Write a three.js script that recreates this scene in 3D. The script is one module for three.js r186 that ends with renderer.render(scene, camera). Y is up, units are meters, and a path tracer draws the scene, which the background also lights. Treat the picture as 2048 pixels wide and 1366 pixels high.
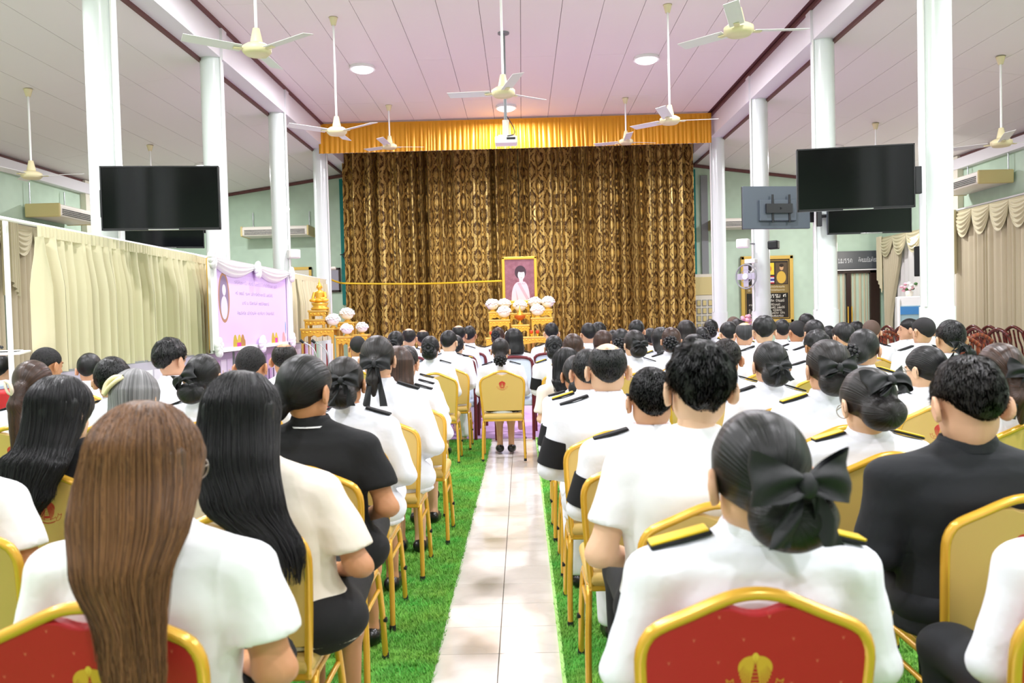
import * as THREE from 'three';
import { RoundedBoxGeometry } from 'three/addons/geometries/RoundedBoxGeometry.js';
import { mergeGeometries } from 'three/addons/utils/BufferGeometryUtils.js';
import { RectAreaLightUniformsLib } from 'three/addons/lights/RectAreaLightUniformsLib.js';

// ------------------------------------------------------------------ camera, lights, exposure
const W = 2048, H = 1366, F = 1650, EYE = 1.40;
const scene = new THREE.Scene();
scene.background = new THREE.Color(0x8f9aa0);
const camera = new THREE.PerspectiveCamera(2 * Math.atan(H / 2 / F) * 180 / Math.PI, W / H, 0.05, 100);
camera.position.set(0, EYE, 0);
camera.rotation.order = 'YXZ';
camera.rotation.set(-0.02939, 0.01288, -0.0255);
camera.focus = 7.5; camera.userData.fStop = 4.5;
camera.updateMatrixWorld(true);
const renderer = new THREE.WebGLRenderer({ antialias: true });
renderer.toneMapping = THREE.LinearToneMapping;
renderer.toneMappingExposure = 1.0;
renderer.shadowMap.enabled = true;
RectAreaLightUniformsLib.init();
const LAMP_COLOR = 0xfbf9ff, LAMP_POWER = 400;
// round LED ceiling lamps: [x, distance]
const NAVE_LAMPS = [[-2.39, 12.95], [2.02, 12.9], [-0.2, 15.6], [-2.39, 9.05], [2.02, 9.0], [-2.39, 5.1], [2.02, 5.1], [-2.39, 1.2], [2.02, 1.2], [-2.39, -2.7], [2.02, -2.7]];
const SIDE_LAMPS = [[-5.6, 7.3], [5.6, 7.3], [-5.6, 4.0], [5.6, 4.0], [-5.6, 0.5], [5.6, 0.5], [-6.3, 16.6], [6.3, 16.6]];
// ------------------------------------------------------------------ helpers
let seed = 20240607;
const rnd = () => { seed = (seed * 1664525 + 1013904223) >>> 0; return seed / 4294967296; };
const rr = (a, b) => a + (b - a) * rnd();
const V = (x = 0, y = 0, z = 0) => new THREE.Vector3(x, y, z);
const clamp = (x, a, b) => Math.max(a, Math.min(b, x));
const sstep = (a, b, x) => { const t = clamp((x - a) / (b - a), 0, 1); return t * t * (3 - 2 * t); };
// a pixel of the photograph and a distance along the hall -> a point
function at(px, py, d) {
  const v = V((px - W / 2) / F, -(py - H / 2) / F, -1).applyQuaternion(camera.quaternion);
  return v.multiplyScalar(d / -v.z).add(camera.position);
}
// a pixel on a side plane x = X
function onSide(px, py, X) {
  const v = V((px - W / 2) / F, -(py - H / 2) / F, -1).applyQuaternion(camera.quaternion);
  return v.multiplyScalar(X / v.x).add(camera.position);
}
const taken = {};
function numbered(n) { const k = taken[n] = (taken[n] ?? -1) + 1; return k ? n + '_' + String(k).padStart(3, '0') : n; }
function tag(o, label, category, group, kind) {
  if (label) o.userData.label = label;
  if (category) o.userData.category = category;
  if (group) o.userData.group = group;
  if (kind) o.userData.kind = kind;
  return o;
}
function thing(name, label, category, pos = [0, 0, 0], turn = 0, group) {
  const o = new THREE.Group(); o.name = numbered(name); scene.add(o);
  o.position.set(...pos); o.rotation.y = turn;
  return tag(o, label, category, group);
}
function part(name, geo, m, parent, pos, label) {
  const g = Array.isArray(geo) ? merge(geo) : geo;
  const o = new THREE.Mesh(g, m); o.name = name; o.castShadow = o.receiveShadow = true;
  if (pos) o.position.set(...pos);
  if (label) o.userData.label = label;
  parent.add(o); return o;
}
function single(name, geo, m, label, category, pos, group) {
  const g = Array.isArray(geo) ? merge(geo) : geo;
  const o = new THREE.Mesh(g, m); o.name = numbered(name); o.castShadow = o.receiveShadow = true;
  if (pos) o.position.set(...pos);
  scene.add(o); return tag(o, label, category, group);
}
function struct(name, geo, m, label, category) {
  const g = Array.isArray(geo) ? merge(geo) : geo;
  const o = g ? new THREE.Mesh(g, m) : new THREE.Group(); o.name = name; o.castShadow = o.receiveShadow = true;
  scene.add(o); return tag(o, label, category, null, 'structure');
}
function copyOf(o, pos, turn = 0) {
  const c = o.clone(); c.name = numbered(o.name.replace(/_\d{3}$/, '')); c.userData = { ...o.userData }; scene.add(c);
  c.position.set(...pos); c.rotation.y = turn; return c;
}
function merge(list) {
  const out = list.map(g => {
    let h = g.index ? g.toNonIndexed() : g.clone();
    for (const k of Object.keys(h.attributes)) if (!['position', 'normal', 'uv'].includes(k)) h.deleteAttribute(k);
    if (!h.attributes.normal) h.computeVertexNormals();
    if (!h.attributes.uv) h.setAttribute('uv', new THREE.BufferAttribute(new Float32Array(h.attributes.position.count * 2), 2));
    h.morphAttributes = {}; return h;
  });
  return out.length === 1 ? out[0] : mergeGeometries(out);
}
const bx = (w, h, d, x = 0, y = 0, z = 0) => new THREE.BoxGeometry(w, h, d).translate(x, y, z);
const rb = (w, h, d, x = 0, y = 0, z = 0, r = 0.01, s = 2) => new RoundedBoxGeometry(w, h, d, s, Math.min(r, w / 2.01, h / 2.01, d / 2.01)).translate(x, y, z);
const cyl = (r0, r1, h, x = 0, y = 0, z = 0, n = 16, open = false) => new THREE.CylinderGeometry(r0, r1, h, n, 1, open).translate(x, y, z);
const sph = (r, x = 0, y = 0, z = 0, sx = 1, sy = 1, sz = 1, n = 14) => new THREE.SphereGeometry(r, n, Math.max(6, n * 0.7 | 0)).scale(sx, sy, sz).translate(x, y, z);
const lathe = (pts, n = 20) => new THREE.LatheGeometry(pts.map(p => new THREE.Vector2(p[0], p[1])), n);
function tube(pts, r, seg = 24, rad = 7, closed = false, tension = 0.5) {
  return new THREE.TubeGeometry(new THREE.CatmullRomCurve3(pts.map(p => V(...p)), closed, 'catmullrom', tension), seg, r, rad, closed);
}
function bar(a, b, r, n = 8, r1) {
  const A = V(...a), B = V(...b), L = A.distanceTo(B);
  const g = new THREE.CylinderGeometry(r1 ?? r, r, L, n);
  g.applyQuaternion(new THREE.Quaternion().setFromUnitVectors(V(0, 1, 0), B.clone().sub(A).normalize()));
  return g.translate((A.x + B.x) / 2, (A.y + B.y) / 2, (A.z + B.z) / 2);
}
// uv in metres from the dominant direction of each face
function boxUV(g, k = 1) {
  g = g.index ? g.toNonIndexed() : g; if (!g.attributes.normal) g.computeVertexNormals();
  const p = g.attributes.position, n = g.attributes.normal, uv = new Float32Array(p.count * 2);
  for (let i = 0; i < p.count; i++) {
    const ax = Math.abs(n.getX(i)), ay = Math.abs(n.getY(i)), az = Math.abs(n.getZ(i));
    const [u, v] = ay > ax && ay > az ? [p.getX(i), p.getZ(i)] : ax > az ? [p.getZ(i), p.getY(i)] : [p.getX(i), p.getY(i)];
    uv[2 * i] = u * k; uv[2 * i + 1] = v * k;
  }
  g.setAttribute('uv', new THREE.BufferAttribute(uv, 2)); return g;
}
// a sheet: f(u, v) -> [x, y, z]; g(u, v) -> uv
function sheet(nu, nv, f, fuv) {
  const pos = [], uv = [], idx = [];
  for (let j = 0; j <= nv; j++) for (let i = 0; i <= nu; i++) {
    const u = i / nu, v = j / nv; pos.push(...f(u, v)); uv.push(...(fuv ? fuv(u, v) : [u, v]));
  }
  for (let j = 0; j < nv; j++) for (let i = 0; i < nu; i++) {
    const a = j * (nu + 1) + i, b = a + 1, c = a + nu + 1, d = c + 1; idx.push(a, c, b, b, c, d);
  }
  const g = new THREE.BufferGeometry();
  g.setAttribute('position', new THREE.Float32BufferAttribute(pos, 3)); g.setAttribute('uv', new THREE.Float32BufferAttribute(uv, 2));
  g.setIndex(idx); g.computeVertexNormals(); return g;
}
// value noise
const hash = (x, y, z) => { let h = (x * 374761393 + y * 668265263 + z * 2147483647) | 0; h = Math.imul(h ^ (h >>> 13), 1274126177); return ((h ^ (h >>> 16)) >>> 0) / 4294967296; };
function noise3(x, y, z) {
  const xi = Math.floor(x), yi = Math.floor(y), zi = Math.floor(z); let a = x - xi, b = y - yi, c = z - zi;
  a = a * a * (3 - 2 * a); b = b * b * (3 - 2 * b); c = c * c * (3 - 2 * c);
  const l = (p, q, t) => p + (q - p) * t;
  return l(l(l(hash(xi, yi, zi), hash(xi + 1, yi, zi), a), l(hash(xi, yi + 1, zi), hash(xi + 1, yi + 1, zi), a), b),
    l(l(hash(xi, yi, zi + 1), hash(xi + 1, yi, zi + 1), a), l(hash(xi, yi + 1, zi + 1), hash(xi + 1, yi + 1, zi + 1), a), b), c);
}
// ------------------------------------------------------------------ textures
function dataTex(w, h, fn, srgb = false, repeat = true) {
  const a = new Uint8Array(w * h * 4);
  for (let y = 0; y < h; y++) for (let x = 0; x < w; x++) {
    const c = fn(x / w, y / h, x, y), k = 4 * (y * w + x);
    a[k] = clamp(c[0], 0, 255); a[k + 1] = clamp(c[1], 0, 255); a[k + 2] = clamp(c[2], 0, 255); a[k + 3] = 255;
  }
  const t = new THREE.DataTexture(a, w, h); t.magFilter = THREE.LinearFilter; t.minFilter = THREE.LinearMipmapLinearFilter; t.generateMipmaps = true;
  if (repeat) t.wrapS = t.wrapT = THREE.RepeatWrapping;
  if (srgb) t.colorSpace = THREE.SRGBColorSpace;
  t.needsUpdate = true; return t;
}
function pnoise(u, v, fx, fy, s = 0) { // periodic value noise
  const x = u * fx, y = v * fy, xi = Math.floor(x), yi = Math.floor(y); let a = x - xi, b = y - yi; a = a * a * (3 - 2 * a); b = b * b * (3 - 2 * b);
  const m = (p, n) => ((p % n) + n) % n, q = (i, j) => hash(m(i, fx), m(j, fy), s);
  return (q(xi, yi) * (1 - a) + q(xi + 1, yi) * a) * (1 - b) + (q(xi, yi + 1) * (1 - a) + q(xi + 1, yi + 1) * a) * b;
}
function canvasTex(w, h, draw) {
  const c = document.createElement('canvas'); c.width = w; c.height = h; const g = c.getContext('2d'); draw(g, w, h);
  const t = new THREE.CanvasTexture(c); t.colorSpace = THREE.SRGBColorSpace; return t;
}
const rep = (t, u, v) => { const c = t.clone(); c.wrapS = c.wrapT = THREE.RepeatWrapping; c.repeat.set(u, v); c.needsUpdate = true; return c; };
const weaveBump = dataTex(128, 128, (u, v, x, y) => { const k = 128 + 50 * Math.sin(x * Math.PI / 2) * Math.sin(y * Math.PI / 2) + 60 * (hash(x, y, 3) - 0.5); return [k, k, k]; });
const clothBump = dataTex(256, 256, (u, v) => { const k = 255 * (0.55 * pnoise(u, v, 6, 5, 1) + 0.3 * pnoise(u, v, 14, 11, 2) + 0.15 * pnoise(u, v, 40, 40, 3)); return [k, k, k]; });
const strandMap = dataTex(1024, 64, (u, v) => {
  const n = 0.5 * pnoise(u, v, 420, 2, 4) + 0.3 * pnoise(u, v, 170, 2, 5) + 0.2 * pnoise(u, v, 50, 3, 6); const k = 70 + 185 * n; return [k, k, k]; }, true);
const strandBump = dataTex(1024, 64, (u, v) => { const k = 255 * (0.5 * pnoise(u, v, 420, 2, 4) + 0.35 * pnoise(u, v, 150, 2, 5) + 0.15 * pnoise(u, v, 40, 2, 9)); return [k, k, k]; });
const marbleMap = dataTex(512, 512, (u, v) => {
  const n = 0.5 * pnoise(u, v, 5, 5, 11) + 0.3 * pnoise(u, v, 13, 11, 12) + 0.2 * pnoise(u, v, 40, 40, 13);
  const w = Math.pow(1 - Math.abs(2 * pnoise(u, v, 4, 6, 14) - 1), 10) * 18; const k = 226 + 18 * n - 0.35 * w; return [k, k * 0.985, k * 0.972]; }, true);
const plasterMap = dataTex(256, 256, (u, v) => { const k = 236 + 14 * pnoise(u, v, 5, 5, 21) + 8 * pnoise(u, v, 24, 24, 22); return [k, k, k]; }, true);
const woodMap = dataTex(256, 256, (u, v) => { const g = Math.sin(50 * u + 7 * pnoise(u, v, 4, 2, 31)); const k = 0.75 + 0.15 * g + 0.1 * pnoise(u, v, 90, 4, 32); return [255 * k, 240 * k, 235 * k]; }, true);
const turfMap = dataTex(256, 256, (u, v) => { const n = 0.35 * pnoise(u, v, 7, 7, 41) + 0.35 * pnoise(u, v, 40, 40, 42) + 0.3 * pnoise(u, v, 110, 110, 43); return [58 + 70 * n, 108 + 90 * n, 36 + 36 * n]; }, true);
// brown and gold brocade with ogee medallions; one repeat is 0.30 x 0.44 m
const brocade = (() => {
  const F0 = (u, v) => {
    const m = (a, b) => { let x = u - a, y = v - b; x -= Math.round(x); y -= Math.round(y); return [x, y]; };
    let g = 0;
    for (const [a, b] of [[0.5, 0.5], [0, 0]]) {
      const [x, y] = m(a, b), r = Math.hypot(x * 2.0, y * 2.05);
      const w = 0.80 + 0.08 * Math.cos(8 * Math.atan2(y, x));
      if (Math.abs(r - w * 0.9) < 0.085) g = Math.max(g, 0.9);
      const q = Math.abs(x) * 3.6 + Math.abs(y) * 2.6;
      if (q < 0.42) g = Math.max(g, 1); else if (q < 0.55) g = Math.max(g, 0.15); else if (q < 0.72) g = Math.max(g, 0.75);
      const pet = Math.cos(6 * Math.atan2(y, x)); if (r < 0.74 && r > 0.56 && pet > 0.25) g = Math.max(g, 0.8);
    }
    if (pnoise(u, v, 22, 30, 55) > 0.66) g = Math.max(g, 0.55);
    return clamp(g * (0.85 + 0.3 * pnoise(u, v, 60, 90, 56)), 0, 1);
  };
  const map = dataTex(256, 384, (u, v) => { const g = F0(u, v); return [92 + 150 * g, 64 + 146 * g, 28 + 100 * g]; }, true);
  const rough = dataTex(256, 384, (u, v) => { const g = F0(u, v); return [255, 150 - 60 * g, 110 + 80 * g]; });
  return { map, rough };
})();
function emblem(stroke, fill) {
  return canvasTex(512, 512, (g, w, h) => {
    g.clearRect(0, 0, w, h); g.strokeStyle = stroke; g.fillStyle = fill; g.lineCap = 'round';
    const cx = 256, ty = 70;
    for (let s = -1; s <= 1; s += 2) for (let i = 0; i < 13; i++) { // rays fanning out of the crown
      const a = (0.20 + 1.15 * i / 12) * s, L = 300 - 13.2 * i;
      g.lineWidth = 13 - 0.3 * i; g.beginPath(); g.moveTo(cx + 10 * s, ty + 22); g.quadraticCurveTo(cx + Math.sin(a) * L * 0.6, ty + Math.cos(a) * L * 0.45, cx + Math.sin(a) * L * 0.86, ty + Math.cos(a) * L + 6 * Math.abs(i - 6)); g.stroke();
    }
    g.beginPath(); g.moveTo(cx - 30, ty + 20); g.quadraticCurveTo(cx, ty - 45, cx + 30, ty + 20); g.lineTo(cx, ty + 80); g.fill();
    g.lineWidth = 9; g.beginPath(); g.moveTo(cx, ty + 40); g.lineTo(cx - 52, ty + 292); g.lineTo(cx + 52, ty + 292); g.closePath(); g.stroke();
    for (let i = 0; i < 5; i++) { g.lineWidth = 6; const y = ty + 130 + i * 34, q = 8 + i * 8; g.beginPath(); g.moveTo(cx - q, y); g.lineTo(cx + q, y); g.stroke(); }
    g.beginPath(); g.ellipse(cx, ty + 284, 46, 22, 0, 0, 7); g.fill();
    g.lineWidth = 6; // ribbon
    g.beginPath(); g.moveTo(120, 352); g.quadraticCurveTo(256, 452, 392, 352); g.lineTo(400, 410); g.quadraticCurveTo(256, 510, 112, 410); g.closePath(); g.stroke();
    for (const s of [-1, 1]) { g.beginPath(); g.moveTo(cx + 148 * s, 420); g.quadraticCurveTo(cx + 215 * s, 400, cx + 235 * s, 300); g.lineTo(cx + 205 * s, 322); g.lineTo(cx + 180 * s, 296); g.quadraticCurveTo(cx + 178 * s, 360, cx + 140 * s, 372); g.stroke(); }
    g.lineWidth = 4; for (let i = 0; i < 15; i++) { const x = 150 + i * 15, y = 412 + 42 * Math.sin((x - 112) / 288 * Math.PI); g.beginPath(); g.moveTo(x, y - 10); g.lineTo(x + 4, y + 10); g.lineTo(x + 10, y - 8); g.stroke(); }
  });
}
// Thai letter strokes on a unit cell (y down): polylines and loops
const THAI = [
  [[[0.8, 0.12, 0.25, 0.12, 0.15, 0.25, 0.3, 0.36, 0.75, 0.36, 0.82, 0.5, 0.82, 0.95, 0.2, 0.95, 0.2, 0.62]], [[0.3, 0.6]]],
  [[[0.78, 0.13, 0.3, 0.13, 0.22, 0.3, 0.7, 0.45, 0.7, 0.82]], [[0.62, 0.87]]],
  [[[0.2, 0.28, 0.2, 0.82], [0.28, 0.84, 0.82, 0.95, 0.82, 0.1]], [[0.14, 0.2], [0.14, 0.9]]],
  [[[0.2, 0.9, 0.1, 0.55, 0.25, 0.2, 0.48, 0.3, 0.55, 0.2, 0.85, 0.35, 0.85, 0.9], [0.62, 0.2, 0.92, 0.0]], [[0.3, 0.62]]],
  [[[0.2, 0.3, 0.2, 0.95], [0.2, 0.45, 0.5, 0.12, 0.8, 0.3, 0.8, 0.95]], [[0.28, 0.62]]],
  [[[0.2, 0.28, 0.2, 0.95, 0.8, 0.95, 0.8, 0.1]], [[0.14, 0.2]]],
];
function thai(g, i, x, y, s, lw) {
  const [lines, loops] = THAI[i]; g.lineWidth = lw; g.lineJoin = 'round';
  for (const l of lines) { g.beginPath(); g.moveTo(x + l[0] * s, y + l[1] * s); for (let k = 2; k < l.length; k += 2) g.lineTo(x + l[k] * s, y + l[k + 1] * s); g.stroke(); }
  for (const [a, b] of loops) { g.beginPath(); g.arc(x + a * s, y + b * s, s * 0.09, 0, 6.2832); g.stroke(); }
}
function thaiLine(g, x, y, n, s, lw, c, sd) { g.strokeStyle = c; for (let i = 0; i < n; i++) { const k = hash(i, sd, 5); if (k < 0.1) continue; thai(g, [0, 1, 2, 4, 5][Math.floor(k * 4.99)], x + i * s * 0.95, y, s, lw); if (k > 0.72) { g.beginPath(); g.moveTo(x + (i * 0.95 + 0.2) * s, y - s * 0.1); g.quadraticCurveTo(x + (i * 0.95 + 0.5) * s, y - s * 0.4, x + (i * 0.95 + 0.85) * s, y - s * 0.1); g.stroke(); } } }
// ------------------------------------------------------------------ materials
const lin = (r, g, b) => new THREE.Color().setRGB(r, g, b);
const mat = (color, roughness = 0.6, metalness = 0, o = {}) => new THREE.MeshPhysicalMaterial({ color, roughness, metalness, side: THREE.DoubleSide, ...o });
const M = {
  column: mat(0xe2eae7, 0.22, 0, { clearcoat: 0.4, clearcoatRoughness: 0.15 }),
  beam: mat(0xe9e7ea, 0.55), trim: mat(0x6a3f3d, 0.6),
  panel: mat(0xf0e9e4, 0.6), sidePanel: mat(0xefebe6, 0.6),
  mint: mat(0xc8e0c9, 0.7, 0, { map: plasterMap }), teal: mat(0x0f7f78, 0.7), cream: mat(0xe8e3d2, 0.6),
  tile: mat(0xf6f2f0, 0.11, 0, { map: marbleMap }), grout: mat(0x9b9590, 0.9),
  white: mat(0xf3f3f1, 0.4), offwhite: mat(0xe9e4d6, 0.45), grey: mat(0x8c8f92, 0.5), slate: mat(0x4d565f, 0.45), dark: mat(0x1b1c1f, 0.45), black: mat(0x0c0d10, 0.35),
  screen: mat(0x050608, 0.09, 0, { specularIntensity: 0.7 }), steel: mat(0xb9bcbf, 0.3, 1), chrome: mat(0xd8dadc, 0.15, 1),
  gold: mat(0xf0c14a, 0.32, 0.55), goldPaint: mat(0xdcb85c, 0.4, 0.3), redLacquer: mat(0x7d1f1a, 0.35), orange: mat(0xc9661f, 0.4, 0.2),
  fanCream: mat(0xe9deb2, 0.4), fanWhite: mat(0xe6e6e4, 0.4),
  purple: mat(0xc6a2cf, 0.95), lilac: mat(0xe8d0fa, 0.6),
  creamCurtain: mat(0xd0c9a6, 0.5, 0, { sheen: 0.5, sheenRoughness: 0.4, bumpMap: rep(weaveBump, 60, 60), bumpScale: 0.0004 }),
  beigeCurtain: mat(0xc9bfa0, 0.6, 0, { sheen: 0.4, sheenRoughness: 0.4 }), sheer: mat(0xf4f1ee, 0.8, 0, { transmission: 0.35, thickness: 0 }),
  brocade: mat(0xffffff, 0.62, 0.55, { map: brocade.map, roughnessMap: brocade.rough, metalnessMap: brocade.rough }),
  satin: mat(0xdd9c1c, 0.36, 0.2, { sheen: 0.4 }),
  redWood: mat(0x6f2116, 0.3, 0, { map: woodMap, clearcoat: 0.4 }), brownWood: mat(0x9a4a26, 0.35, 0, { map: woodMap, clearcoat: 0.3 }), darkWood: mat(0x3a2419, 0.5, 0, { map: woodMap }),
  acCream: mat(0xd9c98c, 0.5), glass: mat(0xffffff, 0.03, 0, { transmission: 1, thickness: 0 }), fridgeGlass: mat(0xcfe8ee, 0.05, 0, { transmission: 0.7, thickness: 0 }),
  lampGlow: mat(0xffffff, 0.4, 0, { emissive: 0xffffff, emissiveIntensity: 6 }),
  petal: mat(0xf6f4ee, 0.7), leaf: mat(0x3f6b35, 0.7), pinkPetal: mat(0xe3a9b8, 0.7), photoGrey: mat(0xa9a6b4, 0.5),
  frameGold: mat(0xe6b03a, 0.27, 0.3, { clearcoat: 0.5, clearcoatRoughness: 0.2 }), yellowFabric: mat(0xd2b062, 0.5, 0, { sheen: 0.6, sheenRoughness: 0.35, bumpMap: rep(weaveBump, 90, 90), bumpScale: 0.0003 }), seam: mat(0xe2cf85, 0.5),
  rubber: mat(0x222222, 0.8), turfBase: mat(0xffffff, 0.95, 0, { map: turfMap }), curb: mat(0xb9ec8e, 0.9),
};
// ------------------------------------------------------------------ the hall
const CEIL = 5.36, BEAM = 4.93, OUT = 8.6, SIDE_OUT = 4.3, BACK = 19.8, REAR = -6.5, COLX = 4.05, COLR = 0.15;
const COLD = [8.1, 11.05, 14.0, 16.95, 5.15, 2.2, -0.75, -3.7];
const LEN = BACK - REAR, MIDZ = -(BACK + REAR) / 2;
{ // floor: a slab, with the aisle's tiles as pieces of their own
  const floor = struct('floor', null, null, 'pale floor of the hall with glossy tiles along the aisle', 'floor');
  part('slab', bx(2 * OUT + 0.4, 0.2, LEN + 0.4, 0, -0.112, MIDZ), M.grout, floor);
  const T = 0.3; const gs = [0, 1, 2, 3].map(k => { const g = rb(T - 0.003, 0.012, T - 0.003, 0, 0, 0, 0.0015, 1); const uv = boxUV(g, 1.3); const a = uv.attributes.uv; for (let i = 0; i < a.count; i++) a.setXY(i, a.getX(i) + 0.37 * k, a.getY(i) + 0.61 * k); return uv; });
  const x0 = -0.145 + 0.015;
  for (let j = 0; j < 32; j++) for (let i = -1; i < 1; i++) part('tile', gs[(j * 7 + i * 3 + 9) % 4], M.tile, floor, [x0 + (i + 0.5) * T, -0.006, -(0.55 + j * T)]);
}
{ // purple carpet over the front of the hall, turf either side of the aisle
  const g = rb(9.2, 0.012, 7.6, -0.1, 0.006, -(9.5 + 3.8), 0.004);
  single('carpet', g, M.purple, 'purple carpet covering the floor in front of the altar', 'carpet');
}
const AISLE_L = -0.385, AISLE_R = 0.125;
const turfs = [];
for (const [x0, x1, lab] of [[-4.0, AISLE_L, 'artificial grass mat under the chairs beside the pink banner side'], [AISLE_R, 4.0, 'artificial grass mat with pale green edge under the chairs on the door side']]) {
  const t = thing('turf_mat', lab, 'turf', [(x0 + x1) / 2, 0, -4.5]);
  part('backing', boxUV(bx(x1 - x0, 0.012, 9.9, 0, 0.006, 0), 2.2), M.turfBase, t);
  if (x0 > 0) part('edge_strip', bx(0.014, 0.018, 9.9, -(x1 - x0) / 2 + 0.002, 0.009, 0), M.curb, t);
  turfs.push([t, x0, x1]);
}
{ // grass blades
  const blades = []; const n = 9;
  for (let i = 0; i < n; i++) {
    const a = rnd() * 6.28, h = rr(0.010, 0.020), l = rr(0.006, 0.018), w = 0.0016, ox = rr(-0.012, 0.012), oz = rr(-0.012, 0.012);
    const g = new THREE.BufferGeometry(); const cx = Math.cos(a), sz = Math.sin(a);
    g.setAttribute('position', new THREE.Float32BufferAttribute([ox - sz * w, 0, oz + cx * w, ox + sz * w, 0, oz - cx * w, ox + cx * l, h, oz + sz * l], 3)); g.setAttribute('uv', new THREE.Float32BufferAttribute([0, 0, 1, 0, 0.5, 1], 2)); g.computeVertexNormals(); blades.push(g);
  }
  const tuft = merge(blades), bm = mat(0xffffff, 0.75);
  for (const [t, x0, x1] of turfs) {
    const left = x0 < 0, near = 46000, im = new THREE.InstancedMesh(tuft, bm, near), m4 = new THREE.Matrix4(), q = new THREE.Quaternion(), col = new THREE.Color();
    for (let i = 0; i < near; i++) {
      const w = Math.pow(rnd(), 1.15) * 1.5, x = left ? AISLE_L - w : AISLE_R + 0.012 + w, z = -(1.1 + 8.2 * Math.pow(rnd(), 1.25)), s = rr(0.8, 1.35);
      q.setFromAxisAngle(V(0, 1, 0), rnd() * 6.28); m4.compose(V(x - t.position.x, 0.011, z - t.position.z), q, V(s, s * rr(0.8, 1.2), s)); im.setMatrixAt(i, m4);
      const k = rnd(), p = noise3(x * 9, 0, z * 9); col.setRGB(0.11 + 0.22 * k * p + 0.04 * p, 0.34 + 0.34 * k, 0.045 + 0.06 * k); im.setColorAt(i, col);
    }
    im.name = 'grass_blades'; im.userData.kind = 'stuff'; im.castShadow = im.receiveShadow = true; t.add(im);
  }
}
{ // ceilings: board panels with open joints under a dark void
  const c = struct('ceiling', null, null, 'flat pinkish panelled ceiling over the middle of the hall', 'ceiling');
  const w = 0.53, L = 2.4, in0 = 3.92; part('roof_slab', bx(2 * in0 + 0.5, 0.12, LEN + 0.4, 0, CEIL + 0.09, MIDZ), M.trim, c);
  const g = boxUV(bx(w - 0.007, 0.02, L - 0.002));
  for (let i = 0; i < 15; i++) for (let j = 0; j < 10; j++) { const z = REAR + (j + 0.5) * L; if (z - L / 2 > 16.6) continue; part('panel', g, M.panel, c, [-0.185 + (i - 7) * w, CEIL + 0.01 + rr(-0.0015, 0.0015), -z]); }
  for (const s of [-1, 1]) {
    const d = struct(s < 0 ? 'ceiling_left' : 'ceiling_right', null, null, s < 0 ? 'sloping panelled ceiling of the side aisle over the cream curtains' : 'sloping panelled ceiling of the side aisle over the wooden chairs', 'ceiling');
    const x0 = COLX + 0.1, x1 = OUT + 0.05, ang = Math.atan2(BEAM - SIDE_OUT, x1 - x0), S = Math.hypot(BEAM - SIDE_OUT, x1 - x0), n = 8, pw = S / n;
    const slab = bx(S + 0.2, 0.12, LEN + 0.4, S / 2, 0.09, MIDZ); const gp = boxUV(bx(pw - 0.006, 0.02, 3.0 - 0.002));
    const inner = new THREE.Group(); inner.rotation.z = s < 0 ? ang : -ang; d.position.set(s * x0, BEAM, 0); 
    const put = (name, geo, m, x, y, z) => { const o = part(name, geo, m, d, null); const a = -ang * s; o.rotation.z = a; const X = s * x, c0 = Math.cos(a), s0 = Math.sin(a); o.position.set(X * c0 - y * s0, X * s0 + y * c0, z); return o; };
    put('roof_slab', bx(S + 0.2, 0.12, LEN + 0.4), M.trim, S / 2, 0.09, MIDZ);
    for (let i = 0; i < n; i++) for (let j = 0; j < 9; j++) { const z = REAR + (j + 0.5) * 3.0; if (z > BACK) continue; put('panel', gp, M.sidePanel, (i + 0.5) * pw, 0.01 + rr(-0.001, 0.001), -z); }
  }
}
{ // beams over the columns with brown edge trims
  let n = 1;
  for (const s of [-1, 1]) {
    const b = struct('trim_' + n++, bx(0.26, CEIL - BEAM + 0.3, LEN, s * 4.03, (CEIL + BEAM) / 2 + 0.15, MIDZ), M.beam, s < 0 ? 'white ceiling beam over the columns by the cream curtain' : 'white ceiling beam over the columns by the wooden chairs', 'beam');
    part('cornice', bx(0.05, 0.05, LEN, s * 3.885, CEIL - 0.02, MIDZ), M.trim, b);
    part('cornice', bx(0.05, 0.05, LEN, s * 4.18, BEAM - 0.015, MIDZ), M.trim, b);
    part('cornice', bx(0.05, 0.07, LEN, s * (OUT - 0.03), SIDE_OUT - 0.03, MIDZ), M.trim, b);
    for (const d of COLD) part('pilaster', bx(0.035, CEIL - BEAM, 0.17, s * 3.885, (CEIL + BEAM) / 2 - 0.03, -d), M.beam, b);
  }
}
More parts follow.
